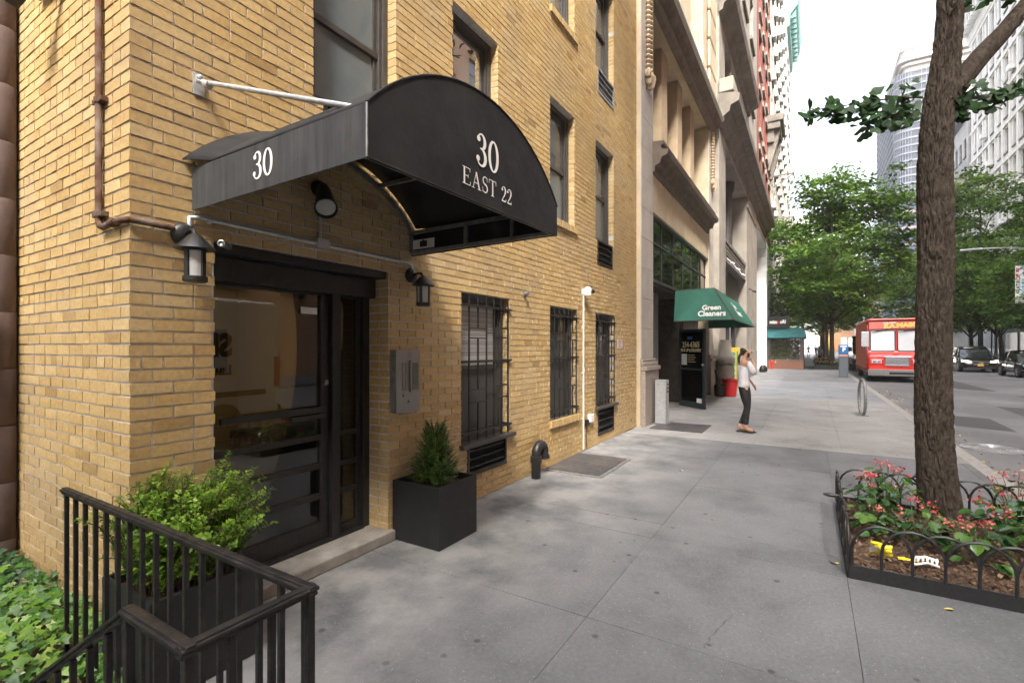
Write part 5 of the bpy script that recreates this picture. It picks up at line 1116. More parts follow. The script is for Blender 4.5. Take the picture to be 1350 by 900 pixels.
# ================================================================== street trees
def make_tree(name, label, loc, H, cz, rx, ry, rz, n, ls, mat, trunk_r=.16, seed=1, group=None, lean=(0,0)):
    rr = random.Random(seed); t = thing(name, label, 'tree', (0,0,0), 0, group); g = np.random.default_rng(seed)
    m = MB(); top = Vector((lean[0],lean[1],H*.62)); m.tube([(0,0,0),(lean[0]*.2,lean[1]*.2,H*.12),(lean[0]*.6+.05,lean[1]*.6,H*.3),top,(lean[0]*1.2,lean[1]*1.2,H*.9)], [trunk_r*1.3,trunk_r,trunk_r*.85,trunk_r*.5,.03], 12)
    cl = []
    for i in range(58):
        while True:
            v = Vector((rr.uniform(-1,1), rr.uniform(-1,1), rr.uniform(-1,1)))
            if .18 < v.length < 1: break
        v = v.normalized()*(v.length**.5); wob = 1+.32*mnoise.noise(v*1.8+Vector((seed,0,0)))
        c = Vector((lean[0]+v.x*rx*wob, lean[1]+v.y*ry*wob, cz+v.z*rz*wob))
        if c.z < cz and math.hypot(c.x, c.y) < rx*.25: c.z += rz*.4
        cl.append(c); b = Vector((lean[0]*.6,lean[1]*.6, max(H*.22, min(H*.8, c.z-math.hypot(c.x,c.y)*.75-.5))))
        if i % 2 == 0: mid = b.lerp(c,.5)+Vector((rr.gauss(0,.2),rr.gauss(0,.2),.35)); m.tube([b, mid, c], [trunk_r*.38,trunk_r*.22,.015], 6)
    m.build('trunk', m_bark2, t, smooth=True)
    P = []; Nn = []; tn = []
    per = n//len(cl)
    for c in cl:
        sub = [c+Vector((rr.gauss(0,.22*rx*.6),rr.gauss(0,.22*ry*.6),rr.gauss(0,.11*rz))) for _ in range(6)]; tc = rr.gauss(.5,.16)
        for s in sub:
            ax = (s-Vector((lean[0],lean[1],cz))); ax = ax.normalized() if ax.length > .1 else Vector((0,0,1)); w = rr.uniform(.35,.62)
            for _ in range(per//6):
                q = Vector((rr.gauss(0,w),rr.gauss(0,w),rr.gauss(0,w*.34))); P.append(tuple(s+q)); Nn.append((rr.gauss(0,.5)+ax.x*.3,rr.gauss(0,.5)+ax.y*.3,1)); tn.append(tc+rr.gauss(0,.16))
    leafmesh('crown', P, Nn, g.uniform(.7,1.25,len(P))*ls, T_MAPLE, mat, t, tn)
    t.location = loc; return t
tr1 = make_tree('street_tree', 'broad leafy street tree by the kerb behind the parking meter', (42.6,-4.35,0), 14.5, 8.5, 4.7, 4.6, 5.6, 23000, .22, m_tleaf, .15, 11, 'street trees along the block')
tr2 = make_tree('street_tree', 'tall pale green street tree rising beyond the right of the ginkgo trunk', (60,-16.2,0), 17.5, 11, 5.2, 5.0, 6.3, 20000, .26, m_tleafl, .18, 5, 'street trees along the block')
tr3 = make_tree('street_tree', 'slim dark street tree on the far pavement beside the black cars', (54.5,-16.3,0), 10.5, 6.8, 3.8, 3.6, 3.9, 16000, .19, m_tleaf, .15, 23, 'street trees along the block', (.3,.2))
copy_tree(tr2, None, (57,-4.4,0), 1.1, .86, 'second street tree along the near kerb, behind the broad one')
copy_tree(tr1, None, (71,-4.4,0), 2.2, 1.05, 'third street tree along the near kerb beyond the walking woman')
copy_tree(tr1, None, (88,-4.4,0), 4.2, 1.0, 'farthest street tree on the near kerb')
copy_tree(tr1, None, (76,-16.2,0), 3.0, .95, 'street tree on the far pavement above the red truck roof')
copy_tree(tr2, None, (92,-16.2,0), .7, .9, 'farthest pale street tree on the far pavement')
copy_tree(tr3, None, (64.5,-16.6,0), 1.9, 1.05, 'dark street tree on the far pavement just right of the ginkgo trunk')
copy_tree(tr3, None, (45.5,-16.9,0), 4.4, .95, 'street tree at the right edge behind the banner')
copy_tree(tr1, None, (-8.5,-4.6,0), 1.0, .85, 'unseen street tree added behind the viewpoint to shade the pavement')  # out-of-view tree added so its crown shades pavement and wall
copy_tree(tr1, None, (-18,-4.4,0), 2.7, 1.0, 'second unseen street tree added behind the viewpoint for its shade')  # also out of view, added for the shade it casts
for i, (x, y, lb) in enumerate(((44.2,-4.0,'low planted tree pit edged in black behind the parking meter'),(57,-4.0,'second planted tree pit farther along the near kerb'))):
    t = thing('planted_tree_pit', lb, 'planting bed', (x,y,0), 0, 'planted pits along the kerb')
    m = MB(); w, l = .75, 2.95 if i == 0 else 1.6
    m.box(x-l,x+l,y-w,y-w+.03,0,.34); m.box(x-l,x+l,y+w-.03,y+w,0,.34); m.box(x-l,x-l+.03,y-w+.03,y+w-.03,0,.34); m.box(x+l-.03,x+l,y-w+.03,y+w-.03,0,.34); m.build('edging', m_blackm, t)
    m = MB(); m.box(x-l+.03,x+l-.03,y-w+.03,y+w-.03,-.25,.10); m.build('soil', m_soil, t)
    P = rng.uniform((x-l+.1,y-w+.08,.12), (x+l-.1,y+w-.08,.5), (900,3)); leafmesh('foliage', P, rng.normal(size=(900,3))*.5+np.array([0,0,1]), rng.uniform(.08,.15,900), T_BEG, m_begl, t)
    P = rng.uniform((x-l+.1,y-w+.08,.42), (x+l-.1,y+w-.08,.56), (160,3)); leafmesh('flowers', P, rng.normal(size=(160,3))+np.array([0,0,.5]), rng.uniform(.04,.08,160), T_BEG, m_begf, t)

# ================================================================== far side of the street and the skyline
m_wbldg = M('white_terracotta', (.66,.65,.63), (.76,.75,.73), scale=1, rough=.7)
wins = [(63.2+2.25*i+(.25 if i % 2 else 0), 64.35+2.25*i+(.25 if i % 2 else 0), 7.0+3.75*k, 9.6+3.75*k) for k in range(9) for i in range(9)]
WB = block('white_office_building', 'tall white office building with paired windows and a heavy cornice on the far side', XF_S(-20.6), 50, 84, 41.5, wins, m_wbldg, 0, (67,-20.6,0), depth=.3, back=14, pane=m_panedark)
m = MB()
for k in range(10): m.box(50, 84.0, -20.6, -20.42, 6.0+3.75*k, 6.3+3.75*k)
for i in range(10): m.box(62.75+2.25*i-(0 if i % 2 else .25), 63.0+2.25*i, -20.6, -20.45, 6.3, 40)
m.build('band_course', m_wbldg, WB, bevel=.02)
m = MB(); m.loft([[(x, y, z) for y, z in ((-20.6,40.0),(-20.3,40.2),(-20.1,41.2),(-19.2,41.9),(-19.0,42.7),(-18.9,43.3),(-20.6,43.4))] for x in (50, 84.2)]); m.build('cornice', m_wbldg, WB)
m = MB()
for i in range(26): m.box(58+1.0*i, 58.4+1.0*i, -20.1, -19.35, 41.0, 41.8)
m.build('cornice_bracket', m_wbldg, WB)
for i, (x, z) in enumerate(((66.0,10.85),(70.6,14.6),(75.1,22.1),(68.1,29.6),(79.6,18.3),(77.4,26))): m = MB(); m.box(x, x+.75, -20.6, -20.05, z, z+.5); m.build('air_conditioner', m_white, WB)
m = MB(); m.box(50, 84, -20.58, -20.4, 4.2, 5.0); 
for i in range(8): m.box(50.5+4.2*i, 53.9+4.2*i, -20.59, -20.5, .2, 4.0, 1)
m.build('shopfront', [m_wbldg, m_panedark], WB)
t = thing('shop_canopy', 'pale blue shop canopy on the far pavement at the right edge', 'awning', (60,-20,3)); m = MB(); m.prism([(58,-20.5,4.1),(58,-18.8,3.2),(58,-18.8,2.9),(58,-20.5,3.3)], (7,0,0)); m.build('canvas', M('pale_blue_canvas', (.40,.46,.52)), t)
for x in (58.2,64.8): m = MB(); m.tube([(x,-18.9,0),(x,-18.9,2.95)], .05, 8); m.build('post', m_white, t, smooth=True)
wins = [(85.4+2.2*i, 86.6+2.2*i, 8+3.7*k, 10.4+3.7*k) for k in range(6) for i in range(4)]
m_lb = M('pale_grey_stone', (.38,.37,.36), (.48,.47,.46), scale=1, rough=.8)
SB = block('balconied_building', 'narrow pale building with a dark cornice and bracketed balcony beside the white offices', XF_S(-20.4), 84.4, 95, 31.5, wins, m_lb, 0, (89,-20.4,0), back=12)
m_slate = M('slate_blue_metal', (.06,.08,.10), (.10,.12,.15), rough=.5)
cornice(SB, [(-20.4,31.2),(-19.8,31.4),(-19.2,32.2),(-18.6,32.6),(-18.6,33.2),(-20.4,33.6)], 84.2, 95.3, m_slate)
m = MB(); m.box(84.6, 94.8, -20.4, -19.0, 23.7, 24.3)
for i in range(5): m.loft([[(85+2.2*i,-20.4,22.0),(85.6+2.2*i,-20.4,22.0),(85.6+2.2*i,-20.2,22.0),(85+2.2*i,-20.2,22.0)],[(85+2.2*i,-20.4,23.7),(85.6+2.2*i,-20.4,23.7),(85.6+2.2*i,-19.1,23.7),(85+2.2*i,-19.1,23.7)]])
m.build('balcony', m_lb, SB); m = MB(); m.box(84.6, 94.8, -19.1, -19.03, 24.3, 25.8); m.build('balcony_parapet', m_slate, SB)
# triangular tower wrapped in scaffolding
m_tow = M('distant_tower_stone', (.30,.26,.23), (.38,.34,.30), scale=.6, rough=.9)
XT = 172.0
def plan(g, r=1.2): return [(XT+42,-25.2+g)]+[(XT+r-(r+g)*math.sin(R(a)), -25.2-r+(r+g)*math.cos(R(a))) for a in range(0, 91, 10)]+[(XT-g,-44),(XT+42,-44)]
TW = thing('curved_corner_tower', 'distant tall stone tower with a rounded corner and balustraded cornice', 'building', (XT,-30,0))
m = MB(); m.loft([[(x,y,z) for x, y in plan(0)] for z in (0, 81.5)]); m.build('wall', m_tow, TW)
m = MB()
for g, z0, z1 in ((.5,77,77.6),(.8,78.8,79.5),(1.5,80,81.0),(.8,81.5,83.2),(1.0,83.2,83.7)): m.loft([[(x,y,z) for x, y in plan(g)] for z in (z0, z1)])
m.build('cornice', m_tow, TW)
pr = None
for k in range(18):
    for i in range(5):
        y = -31.6-2.5*i; z = 12+3.75*k
        if pr is None: m = MB(); m.box(XT-.06, XT+.05, y-1.2, y, z, z+2.2); m.box(XT-.14, XT+.0, y-1.2, y, z+1.06, z+1.14, 1); pr = m.build('window', [m_paneblue, m_tow], TW); y_, z_ = y, z
        else: n = pr.copy(); COL.objects.link(n); n.parent = TW; n.location = (0, y-y_, z-z_)
SC = thing('scaffolding', 'blue grey scaffolding and netting wrapped round the curved tower', 'scaffolding', (XT,-24,0))
net = bpy.data.materials.new('blue_netting'); net.use_nodes = True; b_ = net.node_tree.nodes['Principled BSDF']; b_.inputs['Base Color'].default_value = (.040,.047,.064,1); b_.inputs['Roughness'].default_value = .9; b_.inputs['Alpha'].default_value = .78
m = MB(); pl_ = [p for p in plan(2.2)][:-1]; pl_[-1] = (XT-2.2,-32.0)
vs = [(x,y,z) for z in (0, 76.6) for x, y in pl_]; n_ = len(pl_); m.add(vs, [(i, i+1, n_+i+1, n_+i) for i in range(n_-1)]); m.build('netting', net, SC)
m = MB(); m_sc = M('scaffold_deck', (.13,.145,.17), rough=.7)
for k in range(35):
    z = 5+2.05*k; a, b = plan(.4)[:-1], plan(2.35)[:-1]; a[-1] = (XT-.4,-32); b[-1] = (XT-2.35,-32); nn_ = len(a); m.add([(x,y,z+.40*q) for q in (0,1) for s in (a,b) for x, y in s], [(i,i+1,nn_+i+1,nn_+i) for i in range(nn_-1)]+[(nn_+i,nn_+i+1,3*nn_+i+1,3*nn_+i) for i in range(nn_-1)])
m.build('deck', m_sc, SC)
m = MB()
for k, (x, y) in enumerate([p for p in plan(2.3)[1:11]]+[(XT-2.3,-28.6-1.0*i) for i in range(7)]+[(XT+5+4*i,-21.9) for i in range(6)]): m.box(x-.05, x+.05, y-.05, y+.05, 0, 76.6)
m.build('pole', m_sc, SC)
GT = thing('glass_tower', 'slim pale glass tower edge just left of the scaffolding', 'building', (235,-28,0))
m = MB(); m.box(232, 250, -40, -26.6, 0, 84); m.build('wall', M('pale_blue_glass', (.22,.30,.36), (.34,.42,.48), scale=1, stretch=(.05,.05,1.6), detail=0, rough=.2), GT)
t = block('white_avenue_building', 'white building with wide brown windows closing the view across the avenue', XF_X(124), -4.7, 14, 30, [(-2.3+4.2*i, .8+4.2*i, 7.5+8*k, 12.5+8*k) for k in range(3) for i in range(4)], m_wbldg, 0, (124,4,0), pane=M('brown_blind_glass', (.22,.15,.08), (.30,.22,.12), scale=2, rough=.3))
t = thing('dark_glass_block', 'dark blue striped glass block seen between the trees above the red truck', 'building', (124,-18,0))
m = MB(); m.box(124, 150, -30, -15.4, 0, 30); m.build('wall', M('dark_blue_glass', (.03,.04,.07), (.06,.07,.11), scale=1, rough=.2), t)
m = MB()
for k in range(9): m.box(123.8, 124, -30, -15.4, 2.5+3.2*k, 3.1+3.2*k)
m.build('band', M('dull_mauve_band', (.16,.11,.12)), t)
t = thing('orange_shop_row', 'row of orange and yellow lit shopfronts at the far end of the street', 'building', (205,-10,0))
m = MB(); m.box(205, 215, -16, -4, 0, 22); m.build('wall', M('orange_brick_far', (.42,.20,.09), (.55,.30,.14), scale=1), t)
m = MB()
for i in range(6): m.box(204.8, 205, -15.8+2*i, -14.1+2*i, .5, 4.2+.7*(i % 2), i % 3)
m.build('shopfront', [M('shop_yellow', (.8,.55,.10)), M('shop_white', (.75,.72,.66)), M('shop_orange', (.65,.24,.06))], t)

# building across the road that shows in the window reflections, white van at the kerb that shows in the door glass
m_orb = M('orange_brick', (.42,.25,.15), (.52,.33,.21), scale=6, rough=.9)
block('orange_brick_building', 'tall orange brick building across the road, mirrored in the upper windows', XF_S(-20.6), -28, 46, 47, [(6+3.3*i, 7.3+3.3*i, 4.5+3.7*k, 6.9+3.7*k) for k in range(8) for i in range(12)], m_orb, 0, (0,-20.6,0), back=8)
block('grey_walkup_building', 'plain grey building across the road next to the orange brick one', XF_S(-20.6), 46.2, 49.8, 36, [(47.3, 48.6, 5+3.8*k, 7.4+3.8*k) for k in range(5)], m_lb, 0, (48,-20.6,0), back=8)
block('grey_shading_building', 'tall unseen grey building added across the road to block the sun', XF_S(-20.6), -100, -28.2, 47, [(-96+4*i, -94+4*i, 5+4*k, 7.6+4*k) for k in range(5) for i in range(16)], m_lb, 0, (-64,-20.6,0), back=8)  # out-of-view block added to keep direct sun off the pavement

# ================================================================== vehicles
m_tyre = M('tyre_rubber', (.018,.018,.018), rough=.8); m_rim = M('alloy_rim', (.42,.42,.43), rough=.3, metal=.8)
m_cpaint = M('black_car_paint', (.008,.008,.010), rough=.12, spec=.6, coat=1); m_chrome = M('chrome_trim', (.65,.65,.66), rough=.12, metal=1)
m_cglass = M('car_glass', (.020,.024,.026), rough=.03, spec=.9); m_head = M('lit_headlamp', (.9,.9,.85), rough=.1, emit=((1,.9,.7), 1.6)); m_lens = M('headlamp_lens', (.55,.56,.57), rough=.08, spec=.8); m_plate = M('yellow_number_plate', (.75,.42,.03), rough=.5); m_trim = M('black_plastic_trim', (.015,.015,.016), rough=.6)
def wheel(par, x, y, r, w=.22):
    sgn = 1 if y > 0 else -1
    m = MB(); m.lathe([(r*.62,-w/2),(r*.93,-w/2),(r,-w*.3),(r,w*.3),(r*.93,w/2),(r*.62,w/2)], (x,y,r), (0,sgn,0), 24); o = m.build('wheel', m_tyre, par, smooth=True, local=True)
    m = MB(); m.lathe([(.0,.0),(r*.2,.01),(r*.22,-.02),(r*.55,-.01),(r*.64,.012),(r*.64,-.05),(0,-.06)], (x,y+sgn*w*.5,r), (0,sgn,0), 20)
    for k in range(5):
        a = 2*math.pi*k/5; m.bar((x,y+sgn*(w*.5+.004),r), (x+r*.6*math.cos(a),y+sgn*(w*.5+.004),r+r*.6*math.sin(a)), .05, .03, (0,1,0))
    m.build('rim', m_rim, o, local=True)
def car(name, label, cat, loc, rz, L, W, H, paint, lit, suv, plate=True):
    t = thing(name, label, cat, loc, rz if rz else .0001); hw_ = W/2; belt = H*.60; r = .37 if suv else .33
    # lower body: rings along the length, front is +x
    st = [(-L/2,.74,.42,belt*.86),(-L/2+.12,.9,.30,belt*.97),(-L/2+.7,.98,.24,belt),(-.9,1,.22,belt*1.0),(.3,1,.22,belt*.99),(L/2-1.35,.99,.22,belt*.965),(L/2-.65,.97,.24,belt*.90),(L/2-.22,.90,.27,belt*.80),(L/2-.04,.78,.36,belt*.66),(L/2,.68,.42,belt*.58)]
    rings = []
    for x, f, z0, z1 in st:
        w_ = hw_*f; rings.append([(x,-w_*.9,z0),(x,-w_,z0+.14),(x,-w_*1.0,z0+(z1-z0)*.62),(x,-w_*.95,z1-.06),(x,-w_*.84,z1),(x,0,z1+.035),(x,w_*.84,z1),(x,w_*.95,z1-.06),(x,w_,z0+(z1-z0)*.62),(x,w_,z0+.14),(x,w_*.9,z0)])
    m = MB(); m.loft(rings); b = m.build('body', paint, t, smooth=True, local=True); s_ = b.modifiers.new('round', 'SUBSURF'); s_.levels = s_.render_levels = 2
    xr_, xf_ = (-L/2+.12, L/2-1.45) if suv else (-L/2+.75, L/2-1.5)
    gl = [(xr_,.80,belt-.03),(xr_+.38,.76,H-.10),(xr_+1.2,.75,H-.015),(.1,.74,H),(xf_-.95,.72,H-.05),(xf_-.6,.73,H-.14),(xf_+.12,.84,belt-.03)]
    m = MB(); ring = []
    for i, (x, f, z) in enumerate(gl):
        wl_ = hw_*(.93-.05*(i in (0,6))); wt = hw_*f; zb = belt-.05; ring.append([(x+(-.15 if i == 1 else .0),-wl_,zb),(x,-(wl_*.4+wt*.6),zb+(z-zb)*.6),(x,-wt,z-.03 if z > belt else z),(x,-wt*.8,z),(x,wt*.8,z),(x,wt,z-.03 if z > belt else z),(x,wl_*.4+wt*.6,zb+(z-zb)*.6),(x+(-.15 if i == 1 else .0),wl_,zb)])
    m.loft(ring); m.build('windows', m_cglass, t, smooth=True, local=True)
    m = MB(); rr_ = [[(x,-hw_*f*.99,z+.004-.02),(x,-hw_*f*.6,z+.02),(x,0,z+.03),(x,hw_*f*.6,z+.02),(x,hw_*f*.99,z-.016)] for x, f, z in gl[1:6]]; m.loft(rr_, closed=False, caps=False); ro_ = m.build('roof', paint, t, smooth=True, local=True); s_ = ro_.modifiers.new('thickness', 'SOLIDIFY'); s_.thickness = .03
    for s in (-1, 1):
        m = MB()
        for (xa, za, fa), (xb, zb, fb) in ((((xf_+.13),belt-.02,.93),((xf_-.9),H-.06,.735)),((.0,belt,.95),(.0,H-.02,.755)),((xr_+.1,belt,.92),(xr_+.5,H-.08,.77))): m.bar((xa,s*hw_*fa,za), (xb,s*hw_*fb,zb), .075, .05, (0,s,.3))
        m.build('pillar', paint, t, local=True)
        m = MB(); m.ball((xf_-.15,s*(hw_+.10),belt+.07), .12, (.55,.85,.62), 12); m.bar((xf_-.12,s*hw_*.9,belt+.02), (xf_-.13,s*(hw_+.08),belt+.05), .06, .04); m.build('wing_mirror', paint, t, smooth=True, local=True)
        m = MB(); y0, y1 = s*hw_*.93, s*hw_*.50; zc = belt*.72; m.loft([[(L/2-.36,y0,zc+.10),(L/2-.40,y0,zc-.02),(L/2-.3,y0,zc-.02),(L/2-.26,y0,zc+.08)],[(L/2-.14,s*hw_*.74,zc+.07),(L/2-.18,s*hw_*.74,zc-.07),(L/2-.06,s*hw_*.74,zc-.07),(L/2-.05,s*hw_*.74,zc+.05)],[(L/2-.05,y1,zc+.03),(L/2-.08,y1,zc-.05),(L/2+.005,y1,zc-.05),(L/2+.0,y1,zc+.02)]]); m.build('headlight', m_head if lit else m_lens, t, local=True)
        m = MB(); m.bar((L/2-.16,s*hw_*.86,.50), (L/2-.01,s*hw_*.52,.46), .05, .035); m.build('fog_lamp_trim', m_chrome, t, local=True)
        m = MB(); m.bar((-L/2+.9,s*(hw_*1.0),.33), (L/2-1.35,s*(hw_*1.0),.33), .03, .05); m.build('sill_trim', m_chrome if suv else m_trim, t, local=True)
        for x in (-L/2+.95, L/2-1.0): wheel(t, x, s*(hw_-.10), r); 
        for x in (-L/2+.95, L/2-1.0): m = MB(); m.lathe([(r*.9,-.0),(r*1.16,-.0),(r*1.16,.02),(r*.9,.02)], (x,s*(hw_*.985),r+.02), (0,s,0), 24); m.build('wheel_arch', m_trim, t, local=True)
    m = MB(); gz0, gz1 = belt*.50, belt*.74; m.box(L/2-.06, L/2+.015, -hw_*.42, hw_*.42, gz0, gz1); m.build('grille', m_trim, t, local=True, bevel=.02)
    m = MB()
    for k in range(4): z = gz0+.05+(gz1-gz0-.08)*k/3; m.box(L/2+.015, L/2+.022, -hw_*.38, hw_*.38, z-.006, z+.006)
    m.tube([(L/2+.02,-hw_*.43,gz1-.01),(L/2+.02,hw_*.43,gz1-.01),(L/2+.02,hw_*.36,gz0+.01),(L/2+.02,-hw_*.36,gz0+.01),(L/2+.02,-hw_*.43,gz1-.01)], .014, 6); m.build('grille_chrome', m_chrome, t, local=True)
    m = MB(); p = [(L/2+.03,.11*math.cos(R(a)),(gz0+gz1)/2+.04+.06*math.sin(R(a))) for a in range(0, 361, 20)]; m.tube(p, .012, 5, caps=False); m.build('badge', m_chrome, t, local=True)
    m = MB(); m.box(L/2-.1, L/2+.01, -hw_*.7, hw_*.7, .26, .38); m.build('lower_intake', m_trim, t, local=True, bevel=.02)
    if plate: m = MB(); m.box(L/2+.012, L/2+.026, -.155, .155, .44, .58); m.build('number_plate', m_plate, t, local=True)
    m = MB()
    for x in (-.35, .95): m.box(x, x+.01, -hw_*1.003, hw_*1.003, .4, belt-.08)
    m.build('door_seam', m_trim, t, local=True)
    return t
car('parked_suv', 'black SUV with lit headlights and a yellow plate facing the camera', 'car', (46.9,-12.85,-.13), math.pi-.03, 5.0, 1.96, 1.74, m_cpaint, True, True)
car('parked_sedan', 'black car cut off by the right edge of the picture', 'car', (39.6,-13.85,-.13), math.pi, 4.8, 1.88, 1.52, m_cpaint, False, False)
car('parked_car', 'blue grey car parked at the far kerb behind the black SUV', 'car', (57.2,-14.2,-.13), math.pi, 4.7, 1.85, 1.50, M('blue_grey_paint', (.14,.17,.20), rough=.2, coat=1), False, False)
# red step van
m_red = M('red_truck_paint', (.62,.022,.014), (.68,.03,.018), scale=1, rough=.25, coat=.6); m_redp = M('faded_red_panel', (.74,.19,.15), (.78,.23,.19), scale=1.5, rough=.35)
RT = thing('food_truck', 'bright red step van food truck with yellow lettering parked at the near kerb', 'truck', (30.0,-6.62,-.13))
y0, y1 = -7.75, -5.48
m = MB(); pr_ = [(30.00,.42),(30.0,1.30),(30.22,1.42),(30.30,1.50),(30.36,2.62),(30.30,3.0),(30.5,3.12),(37.6,3.12),(37.7,3.0),(37.7,.42)]
m.prism([(x,y1,z-.13) for x, z in pr_], (0,y0-y1,0)); m.build('body', m_red, RT, bevel=.05)
m = MB(); m.prism([(30.295,y1-.05,2.50),(30.345,y1-.05,2.56-.13+.08),(30.32,y1-.05,2.84),(30.27,y1-.05,2.84)], (0,y0-y1+.1,0)); m.build('header_panel', m_redp, RT)
m = MB(); m.box(30.18, 37.7, y0-.03, y1+.03, 2.93, 3.0); m.build('roof_rail', m_redp, RT, bevel=.02)
for a, b in ((y1-.10,y1-1.08),(y1-1.18,y0+.10)):
    m = MB(); q = [(30.275,a,1.40),(30.275,b,1.40),(30.325,b,2.42),(30.325,a,2.42)]; m.prism([(x-.0,y,z) for x, y, z in q], (.03,0,0)); g_ = m.build('windscreen', M('bright_windscreen', (.60,.64,.66), (.70,.74,.76), scale=.7, rough=.08, spec=.8), RT)
    m = MB(); m.tube([(30.275,a-.06,1.40),(30.275,b+.06,1.40),(30.278,b,1.46),(30.322,b,2.36),(30.325,b+.06,2.42),(30.325,a-.06,2.42),(30.322,a,2.36),(30.278,a,1.46),(30.275,a-.06,1.40)], .024, 7); m.build('rubber_seal', m_trim, g_, smooth=True)
    m = MB(); m.tube([(30.28,b+.25,2.50),(30.27,b+.42,2.42),(30.26,a-.05,2.33)], .016, 6); m.tube([(30.27,b+.30,2.48),(30.265,b+.75,2.38)], .024, 6); m.build('wiper', m_trim, RT, smooth=True)
for a in (y1-.06, y0+.60):
    m = MB(); m.box(29.965, 30.05, a-.54, a, .74, 1.02); m.build('lamp_bezel', m_red, RT, bevel=.02); m = MB(); m.box(29.945, 29.966, a-.46, a-.06, .80, .96); hl = m.build('headlight', m_lens, RT, bevel=.01)
    m = MB()
    for k in range(2): m.lathe([(.07,0),(.06,.01),(0,.01)], (29.944,a-.16-.2*k,.88), (-1,0,0), 12)
    m.build('reflector', m_chrome, hl)
m = MB(); m.box(29.96, 30.02, y0+.68, y1-.66, .70, 1.14); gr_ = m.build('grille', m_galvd, RT, bevel=.05)
m = MB()
for k in range(6): m.box(29.945, 29.962, y0+.74, y1-.72, .745+.06*k, .78+.06*k)
m.tube([(29.95,y0+.68,.70),(29.95,y1-.66,.70),(29.95,y1-.60,1.12),(29.95,y0+.62,1.12),(29.95,y0+.68,.70)], .02, 6); m.build('grille_bar', m_chrome, gr_)
m = MB(); m.box(29.78, 29.98, y0-.02, y1-.58, .20, .50); m.box(29.78, 29.98, y1-.57, y1+.02, .20, .50); m.box(29.775, 29.781, y0+.2, y1-.8, .27, .38, 1); m.build('bumper', [m_steel, m_trim], RT, bevel=.02)
m = MB(); m.box(30.0, 37.6, y0+.2, y1-.2, .12, .42); m.build('chassis', m_trim, RT)
m = MB(); m.box(31.0, 37.6, y1+.0, y1+.02, .5, 2.9); m.build('side_panel', M('amber_side_panel', (.42,.04,.02), (.40,.14,.03), scale=1.2), RT)
for s, y in ((1,y1-.13),(-1,y0+.13)):
    for x in (30.95, 36.2):
        m = MB(); m.lathe([(.2,-.12),(.36,-.12),(.39,-.06),(.39,.06),(.36,.12),(.2,.12),(.0,.10)], (x,y,.26), (0,s,0), 22); m.build('wheel', m_tyre, RT, smooth=True)
for s, y in ((1,y1),(-1,y0)):
    m = MB(); m.box(29.9, 29.98, y+s*.12-.12, y+s*.12+.12+.06*s, 1.62, 2.36); m.build('mirror', m_galv, RT, bevel=.02); m = MB(); m.tube([(30.3,y,2.45),(29.95,y+s*.16,2.42),(29.95,y+s*.16,1.5),(30.3,y,1.35)], .022, 6); m.build('mirror_arm', m_chrome, RT, smooth=True)
text('KA.MASO', .29, (30.285,y1-1.32,2.65), (0,-1,.05), (0,0,1), M('truck_yellow', (.85,.62,.16)), RT, bold=.02, sx=1.1, lift=.02); text('THE ORIG', .11, (30.275,y1-.85,2.78), (0,-1,.05), (0,0,1), M('truck_cream', (.8,.6,.5)), RT, bold=.01, lift=.02)
